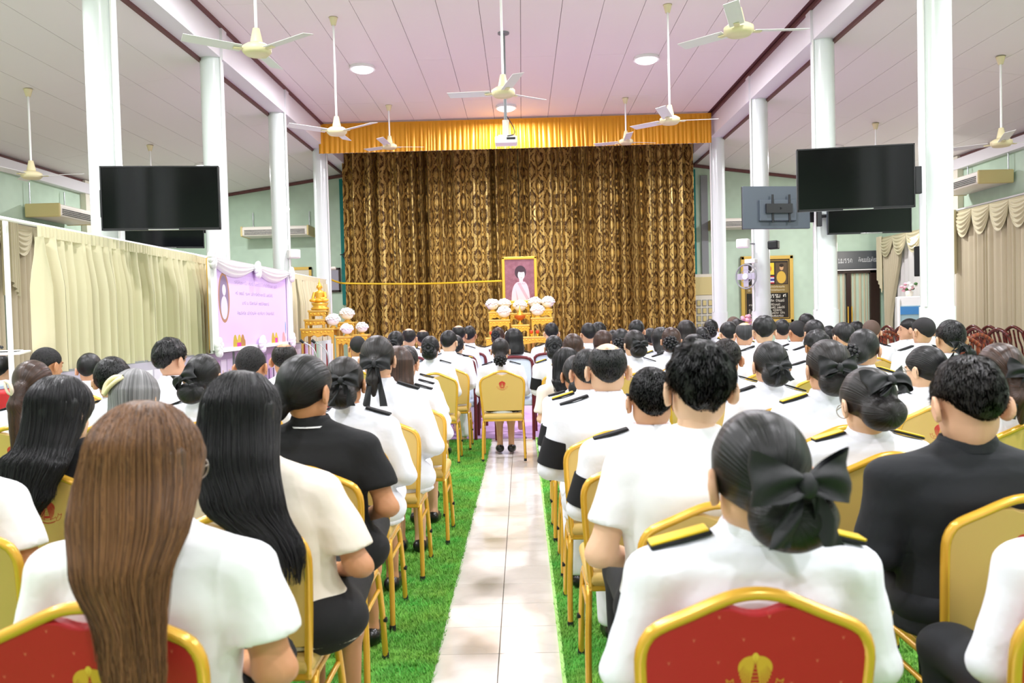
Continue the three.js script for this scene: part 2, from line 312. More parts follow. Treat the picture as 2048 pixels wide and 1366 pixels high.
{ // walls
  const wl = struct('wall_left', boxUV(bx(0.2, 5.2, LEN + 0.4, -OUT - 0.1, 2.4, MIDZ), 0.4), M.mint, 'mint green outer wall behind the cream curtains', 'wall');
  const wr = struct('wall_right', boxUV(bx(0.2, 5.2, LEN + 0.4, OUT + 0.1, 2.4, MIDZ), 0.4), M.mint, 'mint green outer wall behind the wooden chairs', 'wall');
  for (const [w, s] of [[wl, -1], [wr, 1]]) { part('pilaster', bx(0.12, 4.3, 0.3, s * (OUT - 0.05), 2.15, -10.6), M.cream, w); part('pilaster', bx(0.12, 4.3, 0.3, s * (OUT - 0.05), 2.15, -16.3), M.cream, w); part('ring_beam', bx(0.14, 0.2, LEN, s * (OUT - 0.06), SIDE_OUT - 0.16, MIDZ), M.beam, w); }
  const wb = struct('wall_back', boxUV(bx(2 * OUT + 0.4, 5.8, 0.2, 0, 2.7, -BACK - 0.1), 0.4), M.mint, 'mint green end wall behind the stage curtain', 'wall');
  part('teal_panel', bx(0.42, 3.0, 0.04, -4.08, 3.3, -BACK + 0.02), M.teal, wb); part('teal_panel', bx(0.36, 3.2, 0.04, 4.02, 3.2, -BACK + 0.02), M.teal, wb);
  part('trim_line', bx(0.16, 3.1, 0.05, 4.4, 3.1, -BACK + 0.03), M.grey, wb);
  const slope = Math.atan2(BEAM - SIDE_OUT, OUT - COLX);
  for (const s of [-1, 1]) { const o = part('cornice', bx(4.6, 0.06, 0.06), M.trim, wb, [s * (OUT + COLX) / 2, (BEAM + SIDE_OUT) / 2 - 0.03, -BACK + 0.03]); o.rotation.z = -s * slope; }
  struct('wall_rear', boxUV(bx(2 * OUT + 0.4, 5.8, 0.2, 0, 2.7, -REAR + 0.1), 0.4), M.mint, 'mint green wall at the entrance end', 'wall');
  // header wall closing the nave ceiling in front of the stage
  struct('trim_3', bx(7.9, 1.0, 0.08, 0, CEIL - 0.02, -16.9), M.beam, 'white header above the gold valance', 'header');
}
{ // columns
  const lab = ['cream curtain', 'door side'];
  for (const s of [-1, 1]) COLD.forEach((d, i) => {
    if (d < 2) return;
    const where = s < 0 ? 'on the pink banner side' : 'on the glass door side';
    const which = ['with a flat screen television beside it', 'third along from the stage curtain', 'carrying loudspeakers', 'beside the stage curtain', 'near the middle rows', 'by the rear rows'][i];
    const o = thing('column', `round glossy white column ${which} ${where}`, 'column', [s * COLX, 0, -d], 0, 'columns of the hall');
    part('shaft', cyl(COLR, COLR, BEAM, 0, BEAM / 2, 0, 40), M.column, o);
    part('plinth_wrap', cyl(COLR + 0.012, COLR + 0.012, 1.4, 0, 0.7, 0, 40), M.column, o);
    part('conduit', cyl(0.016, 0.016, BEAM - 1.4, s < 0 ? 0.15 : -0.15, (BEAM + 1.4) / 2, 0.075, 10), M.white, o);
  });
}
// ------------------------------------------------------------------ ceiling lamps
function ceilingLamp(x, y, d, label, group) {
  const o = thing('ceiling_lamp', label, 'lamp', [x, y, -d], 0, group);
  part('housing', cyl(0.19, 0.2, 0.05, 0, -0.02, 0, 28), M.white, o);
  part('diffuser', new THREE.SphereGeometry(0.165, 24, 8, 0, 6.2832, Math.PI / 2, Math.PI / 2).scale(1, 0.3, 1).translate(0, -0.045, 0), M.lampGlow, o);
  const l = new THREE.RectAreaLight(LAMP_COLOR, LAMP_POWER, 0.34, 0.34); l.position.set(0, -0.115, 0); l.rotation.x = -Math.PI / 2; l.castShadow = true; o.add(l);
}
NAVE_LAMPS.forEach(([x, d], i) => ceilingLamp(x, CEIL, d, i === 2 ? 'glowing round ceiling lamp behind the projector pole' : d > 12 ? (x < 0 ? 'glowing round ceiling lamp above the pink banner side' : 'glowing round ceiling lamp above the glass door side') : 'round ceiling lamp over the seated rows', 'lamps on the middle ceiling'));
SIDE_LAMPS.forEach(([x, d]) => ceilingLamp(x, BEAM - (Math.abs(x) - 4.15) * 0.143, d, 'round lamp on the sloping side ceiling', 'lamps on the side ceilings'));
// ------------------------------------------------------------------ ceiling fans
function ceilingFan(x, d, yTop, yHub, turn, label, group) {
  const o = thing('ceiling_fan', label, 'fan', [x, yHub, -d], 0, group);
  part('canopy', lathe([[0.0, 0], [0.03, 0], [0.055, 0.09], [0.06, 0.10], [0, 0.10]]).translate(0, yTop - yHub - 0.10, 0), M.fanCream, o);
  part('rod', cyl(0.014, 0.014, yTop - yHub - 0.18, 0, (yTop - yHub) / 2 + 0.02, 0, 10), M.white, o);
  part('lower_canopy', lathe([[0, 0.2], [0.03, 0.2], [0.055, 0.08], [0.05, 0.05], [0, 0.05]]), M.fanCream, o);
  part('motor', lathe([[0, 0.06], [0.09, 0.055], [0.13, 0.03], [0.13, -0.01], [0.1, -0.04], [0, -0.045]], 28), M.fanCream, o);
  for (let k = 0; k < 3; k++) {
    const a = turn + k * 2.0944;
    const b = part('blade', rb(0.50, 0.006, 0.13, 0.39, 0, 0, 0.003, 1).applyMatrix4(new THREE.Matrix4().makeRotationX(0.2)), M.fanWhite, o); b.rotation.y = a; b.rotation.order = 'YXZ'; b.rotation.z = 0.05;
    const c = part('blade_arm', rb(0.12, 0.012, 0.05, 0.15, 0, 0, 0.004, 1), M.fanCream, o); c.rotation.y = a;
  }
}
const fanL = 'cream three-blade ceiling fan hanging on a long rod';
ceilingFan(-2.35, 7.55, CEIL, 3.88, -0.52, fanL + ' above the television on the banner side', 'ceiling fans of the middle hall');
ceilingFan(1.98, 7.4, CEIL, 3.88, 0.17, fanL + ' near the television pair', 'ceiling fans of the middle hall');
ceilingFan(-0.145, 9.2, CEIL, 3.88, -1.3, fanL + ' right above the aisle', 'ceiling fans of the middle hall');
ceilingFan(-2.36, 10.84, CEIL, 3.88, -0.52, fanL + ' before the valance, banner side', 'ceiling fans of the middle hall');
ceilingFan(1.97, 10.75, CEIL, 3.88, 0.17, fanL + ' before the valance, door side', 'ceiling fans of the middle hall');
ceilingFan(-2.36, 15.3, CEIL, 4.6, 0.4, 'cream ceiling fan on a short rod against the gold valance, banner side', 'ceiling fans of the middle hall');
ceilingFan(1.99, 15.27, CEIL, 4.56, 0.5, 'cream ceiling fan on a short rod against the gold valance, door side', 'ceiling fans of the middle hall');
ceilingFan(-6.5, 11.0, 4.6, 3.45, 0.2, 'cream ceiling fan under the side ceiling behind the television column', 'ceiling fans of the side aisles');
ceilingFan(-6.5, 14.6, 4.6, 3.5, 0.6, 'cream ceiling fan partly hidden behind the television on the banner side', 'ceiling fans of the side aisles');
ceilingFan(6.3, 10.9, 4.62, 3.5, 0.15, 'cream ceiling fan above the swagged curtain on the door side', 'ceiling fans of the side aisles');
ceilingFan(6.26, 14.6, 4.62, 3.5, 0.6, 'cream ceiling fan partly hidden behind the pair of televisions', 'ceiling fans of the side aisles');
{ // small lit box lamp and guard under the first fan, and projector on its pole
  const o = thing('projector', 'white ceiling projector on a long grey pole before the gold valance', 'projector', [-0.16, 3.84, -11.6]);
  part('pole', cyl(0.022, 0.022, CEIL - 4.0, 0, (CEIL - 3.84) / 2 + 0.07, 0, 12), M.grey, o);
  part('mount_plate', cyl(0.08, 0.08, 0.02, 0, CEIL - 3.85, 0, 20), M.grey, o);
  part('bracket', [rb(0.09, 0.22, 0.07, 0, 0.20, 0, 0.01), rb(0.22, 0.02, 0.16, 0, 0.085, 0, 0.006)], M.offwhite, o);
  part('body', rb(0.31, 0.10, 0.26, 0, 0.02, 0, 0.02, 3), M.white, o);
  part('lens', cyl(0.04, 0.045, 0.04, 0.07, 0.02, -0.14, 20).rotateX(0), M.black, o);
  part('cable', tube([[0.02, 0.35, 0.05], [0.1, 0.2, 0.1], [0.12, 0.09, 0.14], [0.02, 0.06, 0.14]], 0.006, 20, 5), M.dark, o);
  part('vent', bx(0.12, 0.03, 0.004, 0.07, 0.03, 0.131), M.dark, o);
}
// ------------------------------------------------------------------ stage curtain and valance
function foldedCurtain(width, y0, y1, foldFn, uRep, vRep, nu, nv = 14) {
  // arc length so that the print follows the folds
  const N = nu, arc = [0]; for (let i = 1; i <= N; i++) { const a = foldFn((i - 1) / N, 0.5), b = foldFn(i / N, 0.5); arc.push(arc[i - 1] + Math.hypot(width / N, b - a)); }
  return sheet(N, nv, (u, v) => [(u - 0.5) * width, y1 + (y0 - y1) * v, foldFn(u, v)], (u, v) => [arc[Math.round(u * N)] / uRep, (y1 + (y0 - y1) * v) / vRep]);
}
function irregular(n, sd) { // a fold profile with folds of unequal width; returns phase(u)
  let s = sd; const r = () => { s = (s * 1103515245 + 12345) & 0x7fffffff; return s / 0x7fffffff; };
  const w = []; let t = 0; for (let i = 0; i < n; i++) { const q = 0.55 + 0.9 * r(); w.push([t, q, 0.5 + r()]); t += q; }
  return u => { const x = u * t; let k = 0; while (k < n - 1 && w[k + 1][0] <= x) k++; const f = (x - w[k][0]) / w[k][1]; return [f, w[k][2], k]; };
}
{
  const top = 5.5, D = 18.6;
  const halves = [[-3.93, -0.02, 3], [0.0, 3.88, 8]];
  halves.forEach(([a, b, sd], i) => {
    const ph = irregular(14, 7 * sd + 5), fine = irregular(34, 91 * sd);
    const f = (u, v) => { const [t, A, k] = ph(u), [q, B] = fine(u); return 0.15 * A * Math.cos(6.2832 * t) + 0.035 * B * Math.cos(6.2832 * q + 0.8 * v) * (0.6 + 0.4 * v); };
    const o = thing('stage_curtain', i ? 'brown and gold brocade stage curtain on the door side of the portrait' : 'brown and gold brocade stage curtain on the Buddha image side', 'curtain', [(a + b) / 2, 0, -D], 0, 'stage curtains');
    part('drape', foldedCurtain(b - a, 0.05, top, f, 0.52, 0.62, 700, 10), M.brocade, o);
    part('rail', bar([(a - b) / 2, top + 0.02, 0], [(b - a) / 2, top + 0.02, 0], 0.025), M.grey, o);
  });
  const vp = irregular(92, 77);
  const v = thing('valance', 'bright gold satin pleated valance across the top of the stage', 'valance', [-0.06, 0, -16.45]);
  part('pleated_satin', foldedCurtain(7.78, 4.74, 5.31, (u, w) => { const [t, A] = vp(u); return 0.028 * A * Math.abs(Math.sin(3.1416 * t)) * (0.35 + 0.65 * w); }, 1, 1, 1100, 6), M.satin, v);
  part('heading_tape', bx(7.78, 0.035, 0.05, 0, 5.31, -0.02), M.satin, v);
}
// ------------------------------------------------------------------ cream partition curtains on the banner side
const CX = -3.86;
{
  const top = 2.23, bottom = 1.05;
  const cuts = [6.55, 7.9, 9.15, 10.2, 12.0, 14.0, 16.2];
  for (let i = 0; i < cuts.length - 1; i++) {
    const a = cuts[i], b = cuts[i + 1], w = b - a - 0.015, ph = irregular(Math.round(w / 0.14), 31 * (i + 2));
    const o = thing('partition_curtain', ['pleated cream curtain next to the white stand post', 'pleated cream curtain below the television', 'pleated cream curtain between the television column and the banner', 'cream curtain beside and behind the edge of the lilac banner', 'cream curtain wholly behind the lilac banner', 'cream curtain between the banner and the Buddha altar'][i], 'curtain', [CX, 0, -(a + b) / 2], Math.PI / 2, 'cream partition curtains on one rail');
    const f = (u, v) => { const [t, A] = ph(u); return 0.085 * A * Math.cos(6.2832 * t) * (0.5 + 0.5 * sstep(0, 0.4, v)); };
    part('drape', foldedCurtain(w, bottom, top - 0.085, f, 1, 1, 260, 8), M.creamCurtain, o);
    const hp = irregular(Math.round(w / 0.06), 17 * (i + 3));
    part('heading', foldedCurtain(w, top - 0.09, top, (u) => { const [t, A] = hp(u); return 0.012 + 0.02 * Math.abs(Math.sin(3.1416 * t)); }, 1, 1, 220, 2), M.creamCurtain, o);
  }
  const r = thing('curtain_rail', 'long white metal rail carrying the cream partition curtains', 'rail', [CX, 0, -11]);
  part('rail', bar([0, top + 0.005, 6.6], [0, top + 0.005, -5.3], 0.016), M.white, r);
  for (const z of [4.75, 0.8, -3.2]) part('post', bar([-0.05, 0, z], [-0.05, top, z], 0.02), M.white, r);
  // printed photo boards below the curtains
  const board = canvasTex(512, 128, (g) => { g.fillStyle = '#b9b2c4'; g.fillRect(0, 0, 512, 128); for (let i = 0; i < 9; i++) { g.fillStyle = ['#ded6e6', '#8f86a0', '#c7a9cf', '#e9e4ee'][i % 4]; g.fillRect(8 + i * 57, 16, 48, 84); g.fillStyle = '#6d6480'; g.fillRect(14 + i * 57, 60, 20, 34); g.fillStyle = '#d7c9b8'; g.fillRect(18 + i * 57, 42, 12, 16); } });
  for (let i = 0; i < 4; i++) { const o = thing('photo_board', ['greyish photo display board under the cream curtain by the post', 'greyish photo display board under the television curtain', 'greyish photo display board under the curtain next to the banner', 'greyish photo display board under the lilac banner'][i], 'board', [CX + 0.06, 0, -(7.6 + i * 2.1)], Math.PI / 2, 'photo boards'); part('print', new THREE.PlaneGeometry(2.0, 0.66).translate(0, 0.71, 0.012), mat(0xffffff, 0.5, 0, { map: board }), o); part('backing', bx(2.04, 0.7, 0.02, 0, 0.71, 0), M.grey, o); for (const s of [-0.9, 0.9]) part('leg', bx(0.03, 0.4, 0.03, s, 0.2, -0.02), M.grey, o); }
}
{ // the lilac banner
  const a = onSide(414, 540, CX + 0.22), b = onSide(576, 600, CX + 0.22), L = (a.z - b.z), y0 = 1.1, y1 = 2.15;
  const tex = canvasTex(1024, 512, (g, w, h) => {
    g.fillStyle = '#e3cbf7'; g.fillRect(0, 0, w, h);
    g.fillStyle = '#d9bdf0'; g.fillRect(0, 0, w, 60);
    g.fillStyle = '#b98a68'; g.beginPath(); g.ellipse(140, 205, 62, 150, 0, 0, 7); g.fill();
    g.fillStyle = '#8f7f9c'; g.beginPath(); g.ellipse(140, 205, 50, 132, 0, 0, 7); g.fill();
    g.fillStyle = '#e9dff2'; g.beginPath(); g.ellipse(142, 160, 20, 34, 0, 0, 7); g.fill(); g.beginPath(); g.ellipse(140, 265, 36, 70, 0, 0, 7); g.fill();
    thaiLine(g, 260, 98, 36, 17, 2, '#a98fc4', 1); thaiLine(g, 270, 165, 34, 16, 2, '#7b6a92', 2); thaiLine(g, 350, 225, 24, 16, 2, '#7b6a92', 3); thaiLine(g, 270, 290, 34, 16, 2, '#7b6a92', 4);
    for (const [x, c] of [[30, '#e08a6a'], [60, '#e7a08a'], [250, '#c9b23c'], [300, '#d6c24a'], [340, '#b98a4a'], [760, '#c9b23c'], [810, '#d6c24a'], [930, '#d9a3a0']]) { g.fillStyle = c; g.beginPath(); g.ellipse(x, 500, 26, 70, 0, 0, 7); g.fill(); g.beginPath(); g.ellipse(x + 14, 505, 18, 44, 0.2, 0, 7); g.fill(); }
    g.fillStyle = '#d03fa0'; g.fillRect(270, 480, 50, 32); g.fillRect(790, 470, 40, 42);
    g.fillStyle = '#6f9cc0'; g.beginPath(); g.ellipse(968, 400, 8, 46, 0, 0, 7); g.fill();
  });
  const o = thing('banner', 'lilac printed banner framed with white draped cloth on the cream curtain', 'banner', [CX + 0.22, 0, (a.z + b.z) / 2], Math.PI / 2);
  part('print', new THREE.PlaneGeometry(L - 0.1, y1 - y0).translate(0, (y0 + y1) / 2, 0.012), mat(0xffffff, 0.55, 0, { map: tex }), o);
  part('backing', bx(L, y1 - y0 + 0.06, 0.015, 0, (y0 + y1) / 2, 0), M.gold, o);
  for (const s of [-1, 1]) { const ph = irregular(4, 5 + s); part('side_drape', foldedCurtain(0.2, y0, y1 + 0.02, (u) => 0.035 + 0.02 * Math.cos(6.28 * ph(u)[0]), 1, 1, 40, 4).translate(s * (L / 2 - 0.05), 0, 0), M.white, o); }
  for (let k = 0; k < 2; k++) part('swag', sheet(30, 14, (u, v) => [(-L / 2 + 0.02) + (k + u) * (L / 2 - 0.02), y1 + 0.05 - v * (0.05 + 0.16 * 4 * u * (1 - u)), 0.03 + 0.03 * Math.sin(3.14 * v) + 0.012 * Math.cos(v * 22)]), M.white, o);
  const rosette = () => { const l = []; for (let i = 0; i < 12; i++) { const t = i * 2.4, r = 0.03 + 0.05 * Math.sqrt(i / 12); l.push(sph(0.05, Math.cos(t) * r, Math.sin(t) * r, 0.05, 1, 1, 0.7, 9)); } return merge(l); };
  const rg = rosette(); for (const [x, y] of [[-L / 2, y1 + 0.02], [0, y1 - 0.02], [L / 2, y1], [-L / 2 + 0.1, y0 + 0.03], [0.1, y0 + 0.02], [L / 2 - 0.06, y0 + 0.03]]) part('rosette', rg, M.white, o, [x, y, 0.02]);
  part('hanging_cord', [-0.9, 0, 0.9].map(k => bar([k * L / 2, y1 + 0.02, 0], [k * L / 2, 2.24, -0.225], 0.006)), M.white, o);
  part('bottom_band', bx(L, 0.05, 0.03, 0, y0 - 0.01, 0.01), M.white, o);
}
// ------------------------------------------------------------------ swagged window curtains on both outer walls
function swagWindow(s, dA, dB, yTop, label, mt) {
  const w = dB - dA, o = thing('window_curtain', label, 'curtain', [s * (OUT - 0.14), 0, -(dA + dB) / 2], s < 0 ? Math.PI / 2 : -Math.PI / 2, 'window curtains with swags');
  const ph = irregular(Math.round(w / 0.16), Math.round(dA * 13 + 7)); 
  part('drape', foldedCurtain(w, 0.06, yTop - 0.1, (u) => { const [t, A] = ph(u); return 0.035 * A * Math.cos(6.2832 * t) - 0.03; }, 1, 1, 300, 4), mt, o);
  const n = Math.max(2, Math.round(w / 0.6)), sw = w / n;
  for (let k = 0; k < n; k++) part('swag', sheet(22, 40, (u, v) => { const c = 4 * u * (1 - u); return [-w / 2 + (k + u) * sw * 1.0, yTop - 0.03 - v * (0.1 + 0.42 * Math.pow(c, 0.7)), 0.03 + 0.05 * Math.sin(3.1416 * v) * c + 0.014 * Math.cos(v * 38) * (0.3 + c)]; }), M.creamCurtain, o);
  for (let k = 0; k <= n; k += n) { const tp = irregular(4, 3 + k); part('jabot', sheet(24, 12, (u, v) => [-w / 2 + (k / n) * w + (u - 0.5) * 0.22, yTop - v * (0.95 + 0.3 * (k ? 1 - u : u)), 0.07 + 0.03 * Math.cos(6.28 * tp(u)[0])]), M.creamCurtain, o); }
  part('rail', bar([-w / 2, yTop, 0], [w / 2, yTop, 0], 0.02), M.white, o);
}
swagWindow(1, 13.2, 16.15, 3.25, 'cream swagged curtain along the wall behind the wooden chairs', M.beigeCurtain);
swagWindow(1, 9.4, 13.0, 3.25, 'cream swagged curtain on the wall beside the wall clock', M.beigeCurtain);
swagWindow(-1, 10.8, 13.4, 3.2, 'cream swagged curtain on the outer wall behind the partition post', M.beigeCurtain);
swagWindow(-1, 13.6, 16.1, 3.2, 'cream swagged curtain on the outer wall behind the partition curtain', M.beigeCurtain);
{ // tied-back drape with sheer near the corner
  const o = thing('window_curtain', 'tied-back beige drape over a white sheer near the glass door', 'curtain', [OUT - 0.14, 0, -18.0], -Math.PI / 2, 'window curtains with swags');
  const ph = irregular(9, 19), p2 = irregular(14, 3);
  part('sheer', foldedCurtain(2.6, 0.06, 2.95, u => 0.03 * Math.cos(6.28 * p2(u)[0]) - 0.05, 1, 1, 160, 3), M.sheer, o);
  part('drape', sheet(120, 20, (u, v) => { const w = 0.75 - 0.55 * sstep(0, 0.75, v) + 0.25 * sstep(0.78, 1, v); return [-1.25 + 0.1 * v + (1 - u) * w * 1.2, 3.0 - 2.9 * v, 0.04 * Math.cos(6.28 * ph(u)[0]) + 0.04]; }), M.beigeCurtain, o);
  for (let k = 0; k < 4; k++) part('swag', sheet(22, 40, (u, v) => { const c = 4 * u * (1 - u); return [-1.35 + (k + u) * 0.66, 3.02 - v * (0.1 + 0.36 * Math.pow(c, 0.7)), 0.1 + 0.05 * Math.sin(3.1416 * v) * c + 0.014 * Math.cos(v * 38) * (0.3 + c)]; }), M.creamCurtain, o);
  part('jabot', sheet(24, 12, (u, v) => [-1.3 + (u - 0.5) * 0.24, 3.05 - v * (1.0 + 0.3 * u), 0.12 + 0.03 * Math.cos(20 * u)]), M.creamCurtain, o);
}
// ------------------------------------------------------------------ televisions
function television(cx, cy, d, w, h, yaw, label, arm, back) {
  const p = at(cx, cy, d), o = thing('television', label, 'television', [p.x, p.y, p.z], yaw);
  part('cabinet', rb(w, h, 0.045, 0, 0, -0.03, 0.008), M.slate, o);
  part('bezel', [bx(w, 0.012, 0.012, 0, h / 2 - 0.006, -0.003), bx(w, 0.02, 0.012, 0, -h / 2 + 0.01, -0.003), bx(0.012, h, 0.012, -w / 2 + 0.006, 0, -0.003), bx(0.012, h, 0.012, w / 2 - 0.006, 0, -0.003)], M.black, o);
  part('screen', new THREE.PlaneGeometry(w - 0.02, h - 0.03).translate(0, 0.004, -0.0035), M.screen, o);
  part('chrome_strip', rb(w * 0.26, 0.012, 0.01, 0.02, -h / 2 + 0.004, 0.004, 0.004), M.chrome, o);
  part('rear_housing', rb(w * 0.55, h * 0.5, 0.05, 0, -0.04, -0.07, 0.012), M.slate, o);
  const r = [bar([-0.15, 0.16, -0.1], [-0.15, -0.2, -0.1], 0.014), bar([0.08, 0.16, -0.1], [0.08, -0.2, -0.1], 0.014), bx(0.36, 0.12, 0.03, 0, -0.02, -0.115), bar([0, -0.02, -0.12], arm, 0.022), rb(0.06, 0.26, 0.05, ...arm, 0.006)];
  part('wall_bracket', r, M.dark, o);
}
television(1711, 356, 7.95, 1.07, 0.60, -0.14, 'large black television hung on the column before the wooden chairs', [0.6, -0.03, -0.13]);
television(1739, 420, 10.7, 1.06, 0.60, -0.03, 'black television half hidden below the large one on the door side', [-0.6, -0.05, -0.12]);
television(1550, 416, 10.85, 0.92, 0.55, 3.3, 'grey back of a television facing the stage on the door side', [-0.56, -0.05, 0.1], true);
television(321, 396, 7.75, 1.07, 0.60, 0.14, 'large black television above the cream partition curtain', [-0.56, -0.03, -0.16]);
television(327, 452, 10.9, 1.0, 0.58, 0.35, 'dark television half hidden behind the one above the cream curtain', [0.55, -0.05, -0.2]);
// ------------------------------------------------------------------ wall fittings and far furniture
function airCon(pos, turn, w, label) {
  const o = thing('air_conditioner', label, 'air conditioner', pos, turn, 'air conditioners');
  part('case', rb(w, 0.22, 0.6, 0, 0, 0, 0.04, 3), M.offwhite, o); part('end_cap', rb(0.05, 0.24, 0.62, -w / 2, 0, 0, 0.04, 3), M.acCream, o); part('end_cap', rb(0.05, 0.24, 0.62, w / 2, 0, 0, 0.04, 3), M.acCream, o);
  for (let k = 0; k < 4; k++) part('louvre', bx(w - 0.14, 0.012, 0.05, 0, -0.07 + k * 0.03, 0.29), M.dark, o);
  part('shelf_bracket', [bar([-w / 2 + 0.1, 0.12, -0.28], [-w / 2 + 0.1, 0.5, -0.28], 0.012), bar([w / 2 - 0.1, 0.12, -0.28], [w / 2 - 0.1, 0.5, -0.28], 0.012)], M.steel, o);
}
airCon([OUT - 0.35, 3.62, -15.2], -Math.PI / 2, 1.5, 'cream air conditioner above the swagged curtain behind the wooden chairs');
airCon([-OUT + 0.35, 3.46, -14.9], Math.PI / 2, 1.3, 'cream air conditioner above the partition curtain by the television column');
airCon([-5.7, 3.55, -BACK + 0.33], 0, 1.55, 'long air conditioner on the end wall beside the stage curtain, banner side');
airCon([5.1, 3.45, -BACK + 0.33], 0, 1.2, 'air conditioner on the end wall behind the columns, door side');
airCon([OUT - 0.35, 3.62, -12.3], -Math.PI / 2, 1.2, 'air conditioner above the wall clock');
{ const o = thing('wall_clock', 'dark round wall clock high on the wall by the swagged curtain', 'clock', [OUT - 0.2, 3.18, -13.55], -Math.PI / 2); part('rim', new THREE.TorusGeometry(0.17, 0.025, 10, 28), M.dark, o); part('face', cyl(0.165, 0.165, 0.02, 0, 0, 0, 28).rotateX(Math.PI / 2), M.white, o); part('hand', [bx(0.012, 0.09, 0.006, 0, 0.04, 0.014), bx(0.1, 0.01, 0.006, 0.04, 0, 0.014)], M.black, o); }
function boxSpeaker(px, py, d, s, yaw, m, label, bk, cat = 'loudspeaker') { const p = at(px, py, d), o = thing('loudspeaker', label, cat, [p.x, p.y, p.z], yaw); part('cabinet', rb(s, s * 0.75, s * 0.7, 0, 0, 0, 0.02, 3), m, o); part('grille', rb(s * 0.86, s * 0.6, 0.02, 0, 0, s * 0.35, 0.008), m === M.white ? M.offwhite : M.black, o); part('bracket', bar([0, 0, 0], bk, 0.014), M.grey, o); }
boxSpeaker(587, 508, 13.9, 0.2, 0.6, M.white, 'small white loudspeaker on the column behind the lilac banner', [-0.2, 0, -0.16]);
boxSpeaker(1486, 487, 13.8, 0.2, -0.5, M.white, 'small white loudspeaker on the column before the honour board', [0.14, 0, -0.2]);
boxSpeaker(1546, 490, 13.9, 0.19, -0.6, M.dark, 'small dark loudspeaker tilted above the honour board', [-0.12, 0, -0.18]);
for (const [y, l] of [[418, 'small round white wall lamp high on the column behind the banner'], [485, 'small round white wall lamp above the white loudspeaker']]) { const p = at(574, y, 13.95), o = thing('wall_lamp', l, 'lamp', [p.x, p.y, p.z]); part('globe', sph(0.042, 0, 0, 0), M.lampGlow, o); part('base', cyl(0.03, 0.03, 0.06, -0.05, 0, -0.03, 14).rotateZ(0.2), M.white, o); }
{ const p = at(1492, 553, 13.75), o = thing('wall_fan', 'grey round wall fan on the column before the honour board', 'fan', [p.x, p.y, p.z], -0.9); part('guard_ring', new THREE.TorusGeometry(0.2, 0.012, 8, 30), M.grey, o); part('guard', new THREE.TorusGeometry(0.11, 0.006, 6, 24), M.grey, o); part('hub', cyl(0.05, 0.05, 0.06, 0, 0, 0, 18).rotateX(1.5708), M.white, o); for (let k = 0; k < 4; k++) { const b = part('blade', rb(0.15, 0.1, 0.01, 0.1, 0, 0, 0.004, 1), M.photoGrey, o); b.rotation.z = k * 1.5708; } part('arm', [bar([0, 0, -0.03], [0.12, 0.14, -0.1], 0.02), rb(0.2, 0.07, 0.09, 0.06, 0.25, -0.06, 0.01)], M.white, o); }
{ // honour board
  const tl = at(1481, 513, BACK - 0.08), br = at(1588, 645, BACK - 0.08), w = br.x - tl.x, h = tl.y - br.y;
  const tex = canvasTex(720, 880, (g) => {
    g.fillStyle = '#241d1a'; g.fillRect(0, 0, 720, 880); g.strokeStyle = '#b9974a'; g.lineWidth = 8; g.strokeRect(30, 30, 660, 820);
    g.fillStyle = '#f1d23c'; g.fillRect(300, 60, 170, 170); g.fillStyle = '#d9893a'; g.beginPath(); g.arc(385, 145, 48, 0, 7); g.fill();
    for (const [c, y, hh] of [['#c23a3a', 250, 18], ['#ece8ec', 268, 18], ['#3a3f90', 286, 34], ['#ece8ec', 320, 18], ['#c23a3a', 338, 18]]) { g.fillStyle = c; g.fillRect(300, y, 170, hh); }
    g.fillStyle = '#5b4a35'; g.fillRect(490, 60, 180, 300); g.fillStyle = '#d2a679'; g.beginPath(); g.ellipse(585, 130, 30, 40, 0, 0, 7); g.fill(); g.fillStyle = '#2a1c14'; g.beginPath(); g.ellipse(585, 100, 34, 24, 0, 0, 7); g.fill(); g.fillStyle = '#d9b24a'; g.beginPath(); g.ellipse(580, 270, 72, 88, 0, 0, 7); g.fill();
    g.fillStyle = '#8a7440'; g.fillRect(40, 372, 640, 120); thaiLine(g, 60, 394, 30, 20, 2.5, '#efe6c9', 41); thaiLine(g, 60, 440, 30, 20, 2.5, '#efe6c9', 42);
    g.fillStyle = '#15120f'; g.fillRect(40, 500, 640, 74); g.fillStyle = '#f4f0e2'; g.strokeStyle = '#f4f0e2'; [0, 1, 1, 2].forEach((k, n) => thai(g, k, 380 + n * 44, 508, 50, 7)); thai(g, 3, 600, 508, 50, 7);
    thaiLine(g, 330, 588, 11, 28, 4, '#f4f0e2', 7);
    for (let r = 0; r < 5; r++) for (let c = 0; c < 2; c++) thaiLine(g, 70 + c * 320, 646 + r * 40, 7 + Math.floor(4 * hash(r, c, 1)), 25, 3.5, '#efe9d8', 20 + r * 2 + c);
  });
  const o = thing('honour_board', 'black lettered honour board in a broad gold frame on the mint wall', 'board', [(tl.x + br.x) / 2, (tl.y + br.y) / 2, -BACK + 0.05]);
  part('print', new THREE.PlaneGeometry(w - 0.14, h - 0.14).translate(0, 0, 0.032), mat(0xffffff, 0.35, 0, { map: tex }), o);
  part('backing', bx(w - 0.04, h - 0.04, 0.04), M.dark, o);
  for (const s of [-1, 1]) { part('frame_rail', rb(0.09, h, 0.07, s * (w / 2 - 0.045), 0, 0.02, 0.015), M.goldPaint, o); part('frame_rail', rb(w, 0.09, 0.07, 0, s * (h / 2 - 0.045), 0.02, 0.015), M.goldPaint, o); }
}
